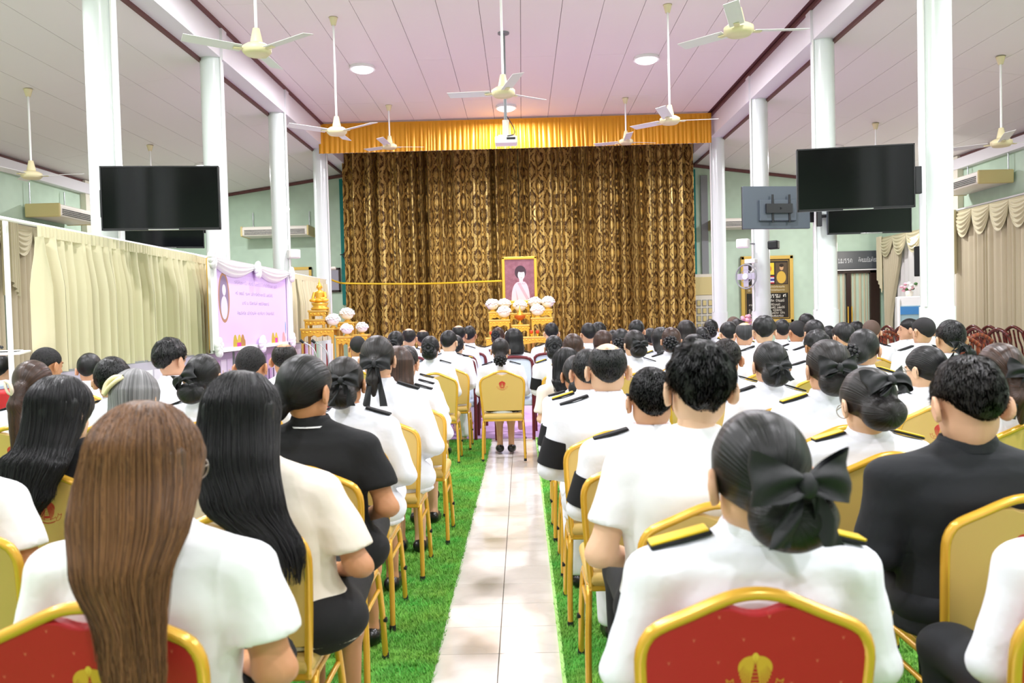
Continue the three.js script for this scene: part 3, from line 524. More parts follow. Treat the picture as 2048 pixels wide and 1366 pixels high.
{ // glass door with its dark sign
  const l = at(1655, 541, BACK - 0.05), r = at(1758, 541, BACK - 0.05), w = r.x - l.x, top = l.y - 0.02, cx = (l.x + r.x) / 2;
  const o = struct('door_1', null, null, 'dark framed double glass door with curtains behind the panes', 'door'); o.position.set(cx, 0, -BACK + 0.03);
  const sg = canvasTex(512, 96, g => { g.fillStyle = '#4c5155'; g.fillRect(0, 0, 512, 96); thaiLine(g, 40, 38, 8, 26, 3, '#d6d9da', 61); thaiLine(g, 290, 40, 9, 20, 2.5, '#d6d9da', 62); });
  part('frame', [bx(0.1, top, 0.12, -w / 2 + 0.05, top / 2, 0), bx(0.22, top, 0.12, w / 2 - 0.11, top / 2, 0), bx(w, 0.06, 0.12, 0, top - 0.03, 0), bx(0.1, top, 0.1, -0.12, top / 2, 0)], M.darkWood, o);
  for (const [x, pw] of [[-w / 2 + 0.3, 0.36], [w / 4 - 0.06, w / 2 - 0.26]]) part('pane', bx(pw, top - 0.1, 0.008, x, top / 2, 0), M.glass, o);
  part('handle', [bar([-0.16, 0.95, 0.09], [-0.16, 1.45, 0.09], 0.015), bar([-0.07, 0.95, 0.09], [-0.07, 1.45, 0.09], 0.015)], M.gold, o);
  const ph = irregular(12, 44); part('curtain', foldedCurtain(w - 0.1, 0.05, top - 0.05, u => 0.02 * Math.cos(6.28 * ph(u)[0]) - 0.0, 1, 1, 140, 3).translate(0, 0, -0.0), M.beigeCurtain, o, [0, 0, -0.028]);
  part('door_lamp', rb(w * 0.9, 0.03, 0.03, 0, top + 0.015, 0.09, 0.01), M.white, o);
  const s = single('door_sign', bx(w + 0.15, 0.42, 0.06), [M.grey, M.grey, M.grey, M.grey, mat(0xffffff, 0.35, 0, { map: sg }), M.grey], 'dark grey name sign with pale lettering above the glass door', 'sign', [cx, top + 0.25, -BACK + 0.1]);
}
{ // pigeonhole cabinet beside the curtain
  const p = at(1405, 600, BACK - 0.4), o = thing('wall_cabinet', 'pale wall cabinet of small square panels beside the stage curtain', 'cabinet', [p.x, 0, -BACK + 0.16]);
  part('body', bx(0.56, 2.3, 0.28, 0, 1.15, 0), M.cream, o);
  part('door', rb(0.44, 0.42, 0.02, 0.03, 2.02, 0.15, 0.006), M.acCream, o);
  for (let r = 0; r < 9; r++) for (let c = 0; c < 4; c++) { const f = part('pigeonhole', bx(0.105, 0.15, 0.02, -0.2 + c * 0.133, 1.62 - r * 0.185, 0.142), M.grey, o); part('front', rb(0.08, 0.12, 0.02, -0.2 + c * 0.133, 1.62 - r * 0.185, 0.15, 0.005), M.acCream, f); }
}
{ const p = at(664, 560, BACK - 0.1), o = thing('picture_frame', 'small grey picture in a dark frame on the end wall by the column', 'picture', [p.x, p.y, -BACK + 0.04]); part('print', bx(0.3, 0.48, 0.02), M.photoGrey, o); part('frame', [bx(0.04, 0.56, 0.04, -0.17, 0, 0), bx(0.04, 0.56, 0.04, 0.17, 0, 0), bx(0.38, 0.04, 0.04, 0, 0.27, 0), bx(0.38, 0.04, 0.04, 0, -0.27, 0)], M.darkWood, o); }
{ const p = at(600, 541, BACK - 0.1), o = thing('picture_frame', 'gold framed picture peeping over the partition curtain by the banner', 'picture', [p.x - 0.05, p.y - 0.28, -BACK + 0.04]); part('print', bx(0.5, 0.6, 0.02), M.cream, o); part('frame', [bx(0.06, 0.72, 0.05, -0.28, 0, 0), bx(0.06, 0.72, 0.05, 0.28, 0, 0), bx(0.62, 0.07, 0.05, 0, 0.33, 0), bx(0.62, 0.07, 0.05, 0, -0.33, 0)], M.goldPaint, o); }
{ const p = at(692, 511, BACK - 0.4), o = thing('stage_spotlight', 'small black stage spotlight beside the teal panel', 'spotlight', [p.x, p.y, -BACK + 0.3]); part('can', cyl(0.07, 0.09, 0.2, 0, 0, 0, 16).rotateX(1.2), M.black, o); part('yoke', [bar([-0.1, 0, 0], [-0.1, -0.08, -0.29], 0.012), bar([0.1, 0, 0], [0.1, -0.08, -0.29], 0.012), bar([-0.16, 0.03, 0], [0.16, 0.03, 0], 0.012)], M.black, o); }
{ const p = at(655, 537, 17.3), o = thing('security_camera', 'small security camera on an arm at the column by the Buddha altar', 'camera', [p.x + 0.1, p.y, p.z]); part('body', cyl(0.035, 0.035, 0.14, 0, 0, 0, 14).rotateZ(1.5708), M.offwhite, o); part('arm', bar([-0.07, 0, 0], [-0.05, 0.02, 0.26], 0.015), M.dark, o); }
{ const p = at(1814, 620, 17.3), o = thing('drink_fridge', 'white glass-door drink fridge against the sheer curtain', 'fridge', [p.x + 0.05, 0, -17.3], -0.35); part('case', rb(0.5, 1.62, 0.5, 0, 0.81, 0, 0.02), M.white, o); part('glass_door', rb(0.38, 1.3, 0.02, -0.01, 0.78, 0.255, 0.006), M.fridgeGlass, o); part('header', bx(0.38, 0.16, 0.012, -0.01, 1.33, 0.268), mat(0x3f86c4, 0.4), o); part('door_frame', [bx(0.03, 1.5, 0.03, -0.21, 0.82, 0.26), bx(0.03, 1.5, 0.03, 0.2, 0.82, 0.26)], M.white, o);
  const f = thing('flower_vase', 'bunch of pink and white flowers on the drink fridge', 'flowers', [p.x + 0.05, 1.62, -17.3]); part('vase', lathe([[0, 0], [0.06, 0], [0.08, 0.08], [0.05, 0.12]]), M.offwhite, f); for (let i = 0; i < 16; i++) part('bloom', sph(0.04, rr(-0.16, 0.16), rr(0.12, 0.28), rr(-0.1, 0.1), 1, 0.8, 1, 8), [M.pinkPetal, M.petal, M.leaf][i % 3], f); }
{ const p = at(1492, 632, 13.4), f = thing('flower_vase', 'pale pink flowers in a vase at the foot of the honour board', 'flowers', [p.x, p.y - 0.16, p.z]); part('vase', lathe([[0, 0.168 - p.y], [0.1, 0.168 - p.y], [0.03, 0.22 - p.y], [0.03, -0.1], [0.06, -0.05], [0.05, 0.02]]), M.offwhite, f); for (let i = 0; i < 12; i++) part('bloom', sph(0.035, rr(-0.08, 0.08), rr(0.03, 0.18), rr(-0.06, 0.06), 1, 0.8, 1, 8), M.pinkPetal, f); }
{ const p = at(1823, 515, 15.8), o = thing('column_speaker', 'tall black column loudspeaker on the wall behind the first column', 'loudspeaker', [OUT - 0.35, p.y, -17.2], -1.2); part('cabinet', rb(0.16, 0.62, 0.16, 0, 0, 0, 0.015), M.black, o); part('grille', rb(0.13, 0.56, 0.02, 0, 0, 0.08, 0.006), M.dark, o); part('bracket', bar([0, 0, -0.06], [0, 0, -0.2], 0.015), M.grey, o); }
{ const o = thing('wall_lamp', 'small bright wall lamp shining on the sheer curtain', 'lamp', [OUT - 0.3, 2.78, -17.6]); part('bulb', sph(0.04, 0, 0, 0), M.lampGlow, o); part('arm', bar([0.03, 0, 0], [0.29, 0.06, 0], 0.012), M.white, o); const l = new THREE.PointLight(0xfff6ee, 4); l.position.set(0, 0, 0); l.castShadow = true; o.add(l); }
// lectern and table at the banner side edge
{ const p = at(18, 690, 6.4), o = thing('lectern', 'white lectern with a gooseneck microphone by the partition post', 'lectern', [p.x - 0.18, 0, p.z], 0.35); part('desk', rb(0.55, 0.02, 0.42, 0, 1.22, 0, 0.008).applyMatrix4(new THREE.Matrix4().makeRotationX(0.02)), M.white, o); part('paper', rb(0.34, 0.004, 0.24, 0.06, 1.238, 0, 0.001), M.white, o); part('column', rb(0.14, 1.2, 0.1, 0, 0.61, 0, 0.02), M.chrome, o); part('foot', rb(0.46, 0.03, 0.36, 0, 0.015, 0, 0.01), M.steel, o); part('microphone', [tube([[-0.2, 1.23, 0.1], [-0.16, 1.32, 0.05], [-0.02, 1.34, 0.0], [0.1, 1.27, -0.02]], 0.006, 20, 6), sph(0.014, 0.1, 1.265, -0.02)], M.dark, o); }
{ const p = at(10, 765, 5.6), o = thing('offering_table', 'table under a red cloth at the foot of the lectern', 'table', [p.x - 0.28, 0, p.z]); part('cloth', rb(0.9, 0.7, 0.55, 0, 0.65, 0, 0.02), mat(0xb3191f, 0.7), o); for (const [x, z] of [[-0.4, 0.2], [0.4, 0.2], [-0.4, -0.2], [0.4, -0.2]]) part('leg', bar([x, 0, z], [x, 0.4, z], 0.02), M.steel, o);
  const t = thing('document_tray', 'pale blue tray of papers on the red table', 'tray', [p.x - 0.12, 1.0, p.z]); part('tray', rb(0.32, 0.03, 0.24, 0, 0.015, 0, 0.008), mat(0x9fc3d6, 0.5), t); part('paper', rb(0.24, 0.02, 0.18, 0.01, 0.04, 0, 0.003), M.white, t); }
// ------------------------------------------------------------------ carved wooden chairs along the door side wall
function woodChairProto(m, label, group) {
  const o = thing('carved_chair', label, 'chair', [0, 0, 0], 0, group);
  part('seat', rb(0.44, 0.05, 0.42, 0, 0.44, 0, 0.012), m, o);
  for (const [x, z] of [[-0.19, -0.18], [0.19, -0.18]]) part('leg', bar([x, 0, z], [x * 0.97, 0.43, z], 0.016, 8, 0.024), m, o);
  for (const s of [-1, 1]) part('back_post', tube([[s * 0.19, 0, 0.2], [s * 0.195, 0.45, 0.18], [s * 0.2, 0.75, 0.22], [s * 0.17, 0.98, 0.27]], 0.02, 16, 7), m, o);
  part('crest_rail', tube([[-0.19, 0.96, 0.265], [-0.1, 1.02, 0.275], [0, 1.05, 0.28], [0.1, 1.02, 0.275], [0.19, 0.96, 0.265]], 0.026, 18, 7), m, o);
  for (const x of [-0.09, 0, 0.09]) part('splat', tube([[x, 0.46, 0.185], [x * 1.25, 0.7, 0.21], [x * 0.9, 0.85, 0.24], [x, 1.0, 0.27]], 0.014, 12, 6), m, o);
  part('stretcher', [bar([-0.19, 0.2, -0.17], [-0.19, 0.2, 0.19], 0.011), bar([0.19, 0.2, -0.17], [0.19, 0.2, 0.19], 0.011)], m, o);
  return o;
}
{
  const c0 = woodChairProto(M.redWood, 'dark red carved wooden chair in the row along the curtained wall', 'carved chairs along the wall');
  const spots = []; for (let k = 0; k < 9; k++) spots.push([7.95 + 0.05 * (k % 2), -(11.4 + k * 0.58), -1.4]);
  for (let k = 0; k < 7; k++) spots.push([7.1, -(12.0 + k * 0.6), -1.35]);
  spots.forEach(([x, z, a], i) => { const c = i ? copyOf(c0, [x, 0, z], a) : c0; c.position.set(x, 0, z); c.rotation.y = a; });
  const c1 = woodChairProto(M.brownWood, 'lighter brown carved wooden chair standing beside the seated rows', 'brown carved chairs beside the rows');
  const s2 = [[5.4, -10.2, 0.2], [4.95, -11.7, -0.2], [5.3, -12.4, 0.1], [4.7, -9.2, 0.2], [5.2, -8.6, 0.1]];
  s2.forEach(([x, z, a], i) => { const c = i ? copyOf(c1, [x, 0, z], a) : c1; c.position.set(x, 0, z); c.rotation.y = a; });
}
// ------------------------------------------------------------------ altars
function altarTable(x, y0, y1, d, w, depth, label, group, fancy = true) {
  const o = thing('altar_table', label, 'table', [x, y0, -d], 0, group), h = y1 - y0;
  part('tabletop', rb(w, 0.035, depth, 0, h - 0.018, 0, 0.008), M.goldPaint, o);
  const ap = new THREE.Shape(); const a = Math.min(0.11, h * 0.4); ap.moveTo(-w / 2 + 0.02, 0); ap.lineTo(w / 2 - 0.02, 0); ap.lineTo(w / 2 - 0.02, -a * 1.3);
  const n = 6; for (let i = 1; i < n; i++) { const t = i / n, X = (w / 2 - 0.02) * (1 - 2 * t); ap.quadraticCurveTo(X + w / n * 0.5, -a * (i % 2 ? 0.9 : 0.55), X, -a * (i === 3 ? 0.95 : 0.7)); } ap.lineTo(-w / 2 + 0.02, -a * 1.3);
  const g = new THREE.ExtrudeGeometry(ap, { depth: 0.02, bevelEnabled: true, bevelSize: 0.004, bevelThickness: 0.004, bevelSegments: 1, curveSegments: 4 });
  part('apron', g, M.gold, o, [0, h - 0.04, depth / 2 - 0.03]); part('apron', g, M.gold, o, [0, h - 0.04, -depth / 2 + 0.01]);
  for (const [sx, sz] of [[-1, 1], [1, 1], [-1, -1], [1, -1]]) part('leg', rb(0.045, h - 0.03, 0.045, sx * (w / 2 - 0.035), (h - 0.03) / 2, sz * (depth / 2 - 0.035), 0.01), M.goldPaint, o);
  if (fancy) { const c = []; for (let i = 0; i < Math.round(w / 0.06); i++) c.push(sph(0.018, -w / 2 + 0.05 + i * 0.06, h - 0.06 - 0.01 * (i % 2), depth / 2 + 0.0, 1, 0.8, 0.6, 7)); part('carving', c, M.gold, o); }
  part('foot_rail', rb(w - 0.04, 0.025, 0.03, 0, 0.06, depth / 2 - 0.035, 0.005), M.goldPaint, o);
  return o;
}
function flowerBowl(x, y, d, r, label, group, m = M.orange) {
  const o = thing('flower_bowl', label, 'flowers', [x, y, -d], 0, group);
  part('pedestal_bowl', lathe([[0, 0], [r * 0.45, 0], [r * 0.42, r * 0.12], [r * 0.16, r * 0.3], [r * 0.2, r * 0.42], [r * 0.55, r * 0.62], [r * 0.68, r * 0.95], [r * 0.6, r * 0.95], [0, r * 0.7]], 18), M.gold, o);
  part('bowl_band', lathe([[r * 0.5, r * 0.6], [r * 0.7, r * 0.75], [r * 0.7, r * 0.92], [r * 0.5, r * 0.9]], 18), m, o);
  const l = []; for (let i = 0; i < 60; i++) { const t = i * 2.39996, c = 1 - i / 60 * 0.98, s = Math.sqrt(1 - c * c); l.push(sph(r * 0.17, r * 0.9 * s * Math.cos(t), r * (0.95 + 0.78 * c) + rr(-0.01, 0.01), r * 0.9 * s * Math.sin(t), 1, 0.8, 1, 7)); }
  l.push(sph(r * 0.85, 0, r * 0.95, 0, 1, 0.85, 1, 12));
  const f = part('white_flowers', l, M.petal, o); f.userData.kind = 'stuff';
  const q = []; for (let i = 0; i < 9; i++) { const t = i * 0.7; q.push(sph(r * 0.06, r * 0.95 * Math.cos(t), r * (1.0 + 0.3 * (i % 3)), r * 0.95 * Math.sin(t), 1.4, 0.5, 1, 6)); } part('leaves', q, M.leaf, o);
}
{
  const G = 'gilded altar tables under the portrait', D = 16.2, hx = px => at(px, 620, D).x, hy = (py, px = 1040) => at(px, py, D).y;
  const plat = single('altar_platform', rb(1.7, 0.34, 1.5, hx(1040), 0.182, -15.9, 0.01), M.purple, 'low platform under the gilded altar tables', 'platform');
  const base = 0.352;
  altarTable(hx(1040), base, hy(672), 15.55, 1.32, 0.3, 'widest low gilded table at the front of the central altar', G);
  altarTable(hx(1040), base, hy(649), 15.95, 0.36, 0.3, 'middle step gilded table of the central altar', G);
  altarTable(hx(999), base, hy(638), 15.92, 0.42, 0.34, 'gilded side table of the central altar toward the Buddha image', G);
  altarTable(hx(1082), base, hy(636), 15.92, 0.42, 0.34, 'gilded side table of the central altar toward the honour board', G);
  altarTable(hx(1040), base, hy(626), 16.28, 0.42, 0.28, 'tall gilded table behind the central altar step', G);
  altarTable(hx(998), base, hy(622), 16.3, 0.42, 0.34, 'rear gilded side table toward the Buddha image', G);
  altarTable(hx(1083), base, hy(620), 16.3, 0.42, 0.34, 'rear gilded side table toward the honour board', G);
  altarTable(hx(1040), base, at(1040, 606, 16.75).y - 0.004, 16.66, 0.4, 0.3, 'tallest gilded table carrying the portrait', G);
  const fg = 'white flower bowls of the central altar';
  const fb = (px, py, d, top, l) => { const p = at(px, py, d); flowerBowl(p.x, top, d, 0.14, l, fg); };
  fb(985, 610, 16.3, hy(622), 'white flower bowl at the outer end of the altar toward the Buddha image');
  fb(1008, 596, 16.42, hy(622) + 0.0, 'white flower bowl touching the lower corner of the portrait frame, Buddha side');
  fb(1008, 622, 15.92, hy(638), 'white flower bowl on the lower side table, Buddha side');
  fb(1040, 606, 16.28, hy(626), 'white flower bowl centred in front of the portrait');
  fb(1070, 594, 16.42, hy(620), 'white flower bowl touching the lower corner of the portrait frame, door side');
  fb(1096, 607, 16.3, hy(620), 'white flower bowl at the outer end of the altar toward the honour board');
  fb(1075, 620, 15.92, hy(636), 'white flower bowl on the lower side table, door side');
  const w = thing('white_wreath', 'round white flower wreath low before the altar', 'flowers', [at(1024, 655, 14.95).x, 0.013, -14.95]); part('stand', lathe([[0, 0], [0.16, 0], [0.03, 0.04], [0.03, 1.05]]), M.gold, w); const l = []; for (let i = 0; i < 50; i++) { const t = i * 2.39996, c = 1 - i / 50 * 1.0, s = Math.sqrt(Math.max(0, 1 - c * c)); l.push(sph(0.03, 0.12 * s * Math.cos(t), 1.05 + 0.1 * c, 0.12 * s * Math.sin(t), 1, 0.8, 1, 7)); } part('blossoms', l, M.petal, w).userData.kind = 'stuff';
  // candle lamps on the lowest table
  for (const [px, l] of [[1063, 'small orange glass lamp on the front altar table, door side'], [982, 'small orange glass lamp on the front altar table, Buddha side'], [1075, 'small orange glass lamp at the outer end of the front altar table']]) { const p = at(px, 665, 15.55), o = thing('altar_lamp', l, 'lamp', [p.x, hy(672), p.z]); part('base', lathe([[0, 0], [0.03, 0], [0.012, 0.02], [0.03, 0.05]]), M.gold, o); part('glass', lathe([[0.012, 0.05], [0.034, 0.07], [0.03, 0.11], [0.016, 0.12]]), mat(0xd24a1c, 0.3), o); }
  { const p = at(1040, 640, 15.95), o = thing('offering_bowl', 'tall orange and gold pedestal bowl in the middle of the altar', 'bowl', [p.x, hy(649), p.z]); part('stem', lathe([[0, 0], [0.07, 0], [0.02, 0.05], [0.03, 0.08]]), M.gold, o); part('bowl', lathe([[0.03, 0.08], [0.1, 0.13], [0.11, 0.18], [0.09, 0.18], [0, 0.14]]), M.orange, o); part('crown', lathe([[0.05, 0.16], [0.06, 0.2], [0.02, 0.26], [0.006, 0.36], [0, 0.38]]), M.gold, o); }
  // portrait
  const tl = at(1003, 514, 16.75), br = at(1075.5, 606, 16.75), pw = br.x - tl.x, phh = tl.y - br.y;
  const tex = canvasTex(512, 680, (g, W0, H0) => {
    g.fillStyle = '#8d5d69'; g.fillRect(0, 0, W0, H0);
    for (let i = 0; i < 900; i++) { g.fillStyle = hash(i, 1, 1) > 0.5 ? 'rgba(120,70,85,0.10)' : 'rgba(170,125,135,0.10)'; g.beginPath(); g.arc(hash(i, 2, 3) * W0, hash(i, 5, 7) * H0, 30, 0, 7); g.fill(); }
    g.fillStyle = '#dcc6cd'; g.beginPath(); g.moveTo(105, 680); g.quadraticCurveTo(110, 400, 225, 372); g.lineTo(335, 368); g.quadraticCurveTo(420, 400, 432, 680); g.fill();
    g.fillStyle = '#c3a6b0'; g.beginPath(); g.moveTo(215, 395); g.lineTo(260, 380); g.lineTo(410, 640); g.lineTo(370, 665); g.fill(); g.beginPath(); g.moveTo(180, 470); g.lineTo(200, 680); g.lineTo(235, 680); g.fill();
    g.fillStyle = '#b795a0'; for (let i = 0; i < 7; i++) g.fillRect(225 + i * 20, 384 + (i % 2) * 8, 8, 26);
    g.fillStyle = '#dfc7cd'; g.fillRect(248, 315, 66, 70);
    g.fillStyle = '#46323c'; g.beginPath(); g.ellipse(272, 215, 100, 108, 0, 0, 7); g.fill();
    g.fillStyle = '#efdfe1'; g.beginPath(); g.ellipse(286, 258, 60, 80, 0.05, 0, 7); g.fill();
    g.fillStyle = '#46323c'; g.beginPath(); g.ellipse(282, 176, 78, 40, 0.1, 0, 7); g.fill(); g.fillRect(258, 244, 20, 5); g.fillRect(302, 244, 20, 5); g.fillRect(256, 232, 24, 3); g.fillRect(300, 232, 24, 3); g.fillStyle = '#b98c95'; g.fillRect(284, 276, 12, 4); g.fillStyle = '#9a5d68'; g.fillRect(274, 302, 28, 7);
  });
  const o = thing('portrait', 'large gold framed mauve portrait of a child standing on the altar', 'portrait', [(tl.x + br.x) / 2, (tl.y + br.y) / 2, -16.75]);
  part('print', new THREE.PlaneGeometry(pw - 0.12, phh - 0.1).translate(0, 0, 0.012), mat(0xffffff, 0.25, 0, { map: tex }), o);
  part('mount', bx(pw - 0.05, phh - 0.05, 0.015), M.white, o);
  for (const s of [-1, 1]) { part('frame_rail', rb(0.06, phh, 0.05, s * (pw / 2 - 0.03), 0, 0.01, 0.015, 3), M.gold, o); part('frame_rail', rb(pw, 0.06, 0.05, 0, s * (phh / 2 - 0.03), 0.01, 0.015, 3), M.gold, o); }
  part('easel', [bar([-0.25, -phh / 2, -0.03], [0, phh / 2 - 0.2, -0.06], 0.015), bar([0.25, -phh / 2, -0.03], [0, phh / 2 - 0.2, -0.06], 0.015)], M.darkWood, o);
  const c0 = at(703, 567, 18.3), c1 = at(1004, 562, 16.8); const k0 = at(640, 548, 17.1);
  single('ceremonial_cord', [tube([[k0.x, k0.y, k0.z], [(k0.x + c0.x) / 2, c0.y + 0.02, (k0.z + c0.z) / 2], [c0.x, c0.y, c0.z], [(c0.x + c1.x) / 2, (c0.y + c1.y) / 2 - 0.03, (c0.z + c1.z) / 2], [c1.x, c1.y, c1.z]], 0.02, 60, 6)], mat(0xe9c22a, 0.5), 'yellow cord stretched from the column across the curtain to the portrait', 'cord');
}
{ // Buddha altar at the end of the partition curtain
  const D = 13.6, G = 'gilded tables of the Buddha altar', X = px => at(px, 650, D).x, Y = (py, px = 640) => at(px, py, D).y;
  single('altar_platform', rb(1.2, 0.5, 0.9, X(662), 0.262, -13.55, 0.01), M.redLacquer, 'dark red platform under the Buddha altar', 'platform');
  altarTable(X(641), 0.512, Y(656), 13.6, 0.56, 0.5, 'large gilded table with open front at the base of the Buddha altar', G);
  altarTable(X(634), Y(656), Y(638), 13.62, 0.36, 0.36, 'second tier gilded table of the Buddha altar', G);
  altarTable(X(637), Y(638), Y(620), 13.64, 0.3, 0.28, 'small top gilded table under the Buddha image', G);
  altarTable(X(691), 0.512, Y(673), 13.5, 0.26, 0.3, 'narrow lower gilded table beside the large one of the Buddha altar', G);
  altarTable(X(683), 0.512, Y(645), 14.02, 0.3, 0.28, 'rear gilded table of the Buddha altar under the upper flower bowls', G);
  altarTable(X(716), 0.512, Y(671), 13.9, 0.26, 0.3, 'outer gilded table of the Buddha altar next to the stage curtain', G);
  const fg = 'white flower bowls of the Buddha altar', fb = (px, d, top, r, l) => flowerBowl(X(px), top, d, r, l, fg);
  fb(669, 13.5, Y(656), 0.125, 'white flower bowl on the front edge of the large Buddha altar table'); fb(684, 14.02, Y(645), 0.13, 'topmost white flower bowl beside the Buddha image');
  fb(697, 13.45, Y(673), 0.11, 'white flower bowl on the narrow lower table of the Buddha altar'); fb(718, 13.85, Y(671), 0.11, 'white flower bowl at the outer end of the Buddha altar by the stage curtain');
  for (let k = 0; k < 6; k++) single('incense_stick', bar([X(617) + k * 0.09, 0.52, -13.3], [X(617) + k * 0.09, 1.05, -13.3], 0.012), [M.redLacquer, M.offwhite][k % 2], 'upright slender rod in front of the open Buddha altar table', 'rod', null, 'rods before the Buddha altar');
  // seated image, one lathed and modelled gilt figure
  const b = thing('buddha_statue', 'gilded seated Buddha statue on the top altar table', 'statue', [X(640), Y(620), -13.64]); const s = 0.9;
  part('throne', [lathe([[0, 0], [0.14, 0], [0.15, 0.03], [0.11, 0.06], [0.13, 0.09], [0.14, 0.12], [0, 0.125]], 24)], M.gold, b);
  part('figure', [sph(0.13, 0, 0.16, 0.01, 1, 0.36, 0.75), sph(0.05, -0.09, 0.16, 0.06, 1.4, 0.7, 0.8), sph(0.05, 0.09, 0.16, 0.06, 1.4, 0.7, 0.8), lathe([[0.075, 0.15], [0.065, 0.2], [0.08, 0.28], [0.07, 0.31], [0.028, 0.33], [0.028, 0.35]], 20), bar([0.085, 0.29, 0], [0.105, 0.2, 0.03], 0.026), bar([0.105, 0.2, 0.03], [0.03, 0.18, 0.09], 0.02), bar([-0.085, 0.29, 0], [-0.105, 0.2, 0.03], 0.026), bar([-0.105, 0.2, 0.03], [-0.1, 0.15, 0.1], 0.02), sph(0.047, 0, 0.385, 0.005, 0.9, 1.1, 0.95), sph(0.012, 0, 0.375, 0.05), sph(0.014, -0.045, 0.375, 0, 0.5, 1.6, 0.8, 8), sph(0.014, 0.045, 0.375, 0, 0.5, 1.6, 0.8, 8)], M.gold, b);
  part('finial', lathe([[0.03, 0.42], [0.026, 0.44], [0.01, 0.46], [0.004, 0.52], [0, 0.53]], 14), M.gold, b);
  for (const [px, l] of [[604, 'gooseneck microphone leaning toward the Buddha altar'], [627, 'gooseneck microphone in front of the open altar table']]) { const p = at(px, 683, 9.6), o = thing('microphone', l, 'microphone', [p.x, p.y, p.z]); part('head', cyl(0.02, 0.016, 0.05, 0, 0, 0, 12).rotateZ(0.9), M.black, o); part('gooseneck', tube([[0.02, -0.012, 0], [0.09, -0.05, 0], [0.16, -0.14, 0.02], [0.18, -0.35, 0.03]], 0.007, 20, 6), M.steel, o); part('stand', bar([0.18, -0.35, 0.03], [0.18, -p.y + 0.01, 0.03], 0.012), M.dark, o); part('foot', cyl(0.12, 0.13, 0.02, 0.18, -p.y + 0.022, 0.03, 20), M.dark, o); }
}
// ------------------------------------------------------------------ banquet chairs
const emblemRed = emblem('#c23a2c', '#c42f2a'), emblemGold = emblem('#e2aa3a', '#efc14a');
const redFabric = canvasTex(256, 256, (g) => { g.fillStyle = '#b8161f'; g.fillRect(0, 0, 256, 256); for (let i = 0; i < 2600; i++) { g.fillStyle = hash(i, 8, 8) > 0.5 ? 'rgba(196,46,46,0.25)' : 'rgba(160,20,22,0.22)'; g.fillRect(hash(i, 1, 2) * 256, hash(i, 3, 4) * 256, 3, 1); } g.fillStyle = '#d9735a'; for (const [x, y] of [[64, 64], [192, 192]]) { g.beginPath(); g.moveTo(x - 9, y - 14); g.lineTo(x, y + 12); g.lineTo(x + 9, y - 14); g.lineTo(x, y - 2); g.fill(); } });
const MR = mat(0xffffff, 0.55, 0, { map: rep(redFabric, 11, 11), sheen: 0.4 }), MER = mat(0xffffff, 0.6, 0, { map: emblemRed, transparent: true, alphaTest: 0.3 }), MEG = mat(0xffffff, 0.45, 0.2, { map: emblemGold, transparent: true, alphaTest: 0.3 });
const LEAN = 0.17, PIV = [0, 0.41, 0.185];
function planarUV(g) { const p = g.attributes.position, uv = new Float32Array(p.count * 2); for (let i = 0; i < p.count; i++) { uv[2 * i] = p.getX(i); uv[2 * i + 1] = p.getY(i) + 0.4 * Math.abs(p.getZ(i)); } g.setAttribute('uv', new THREE.BufferAttribute(uv, 2)); return g; }
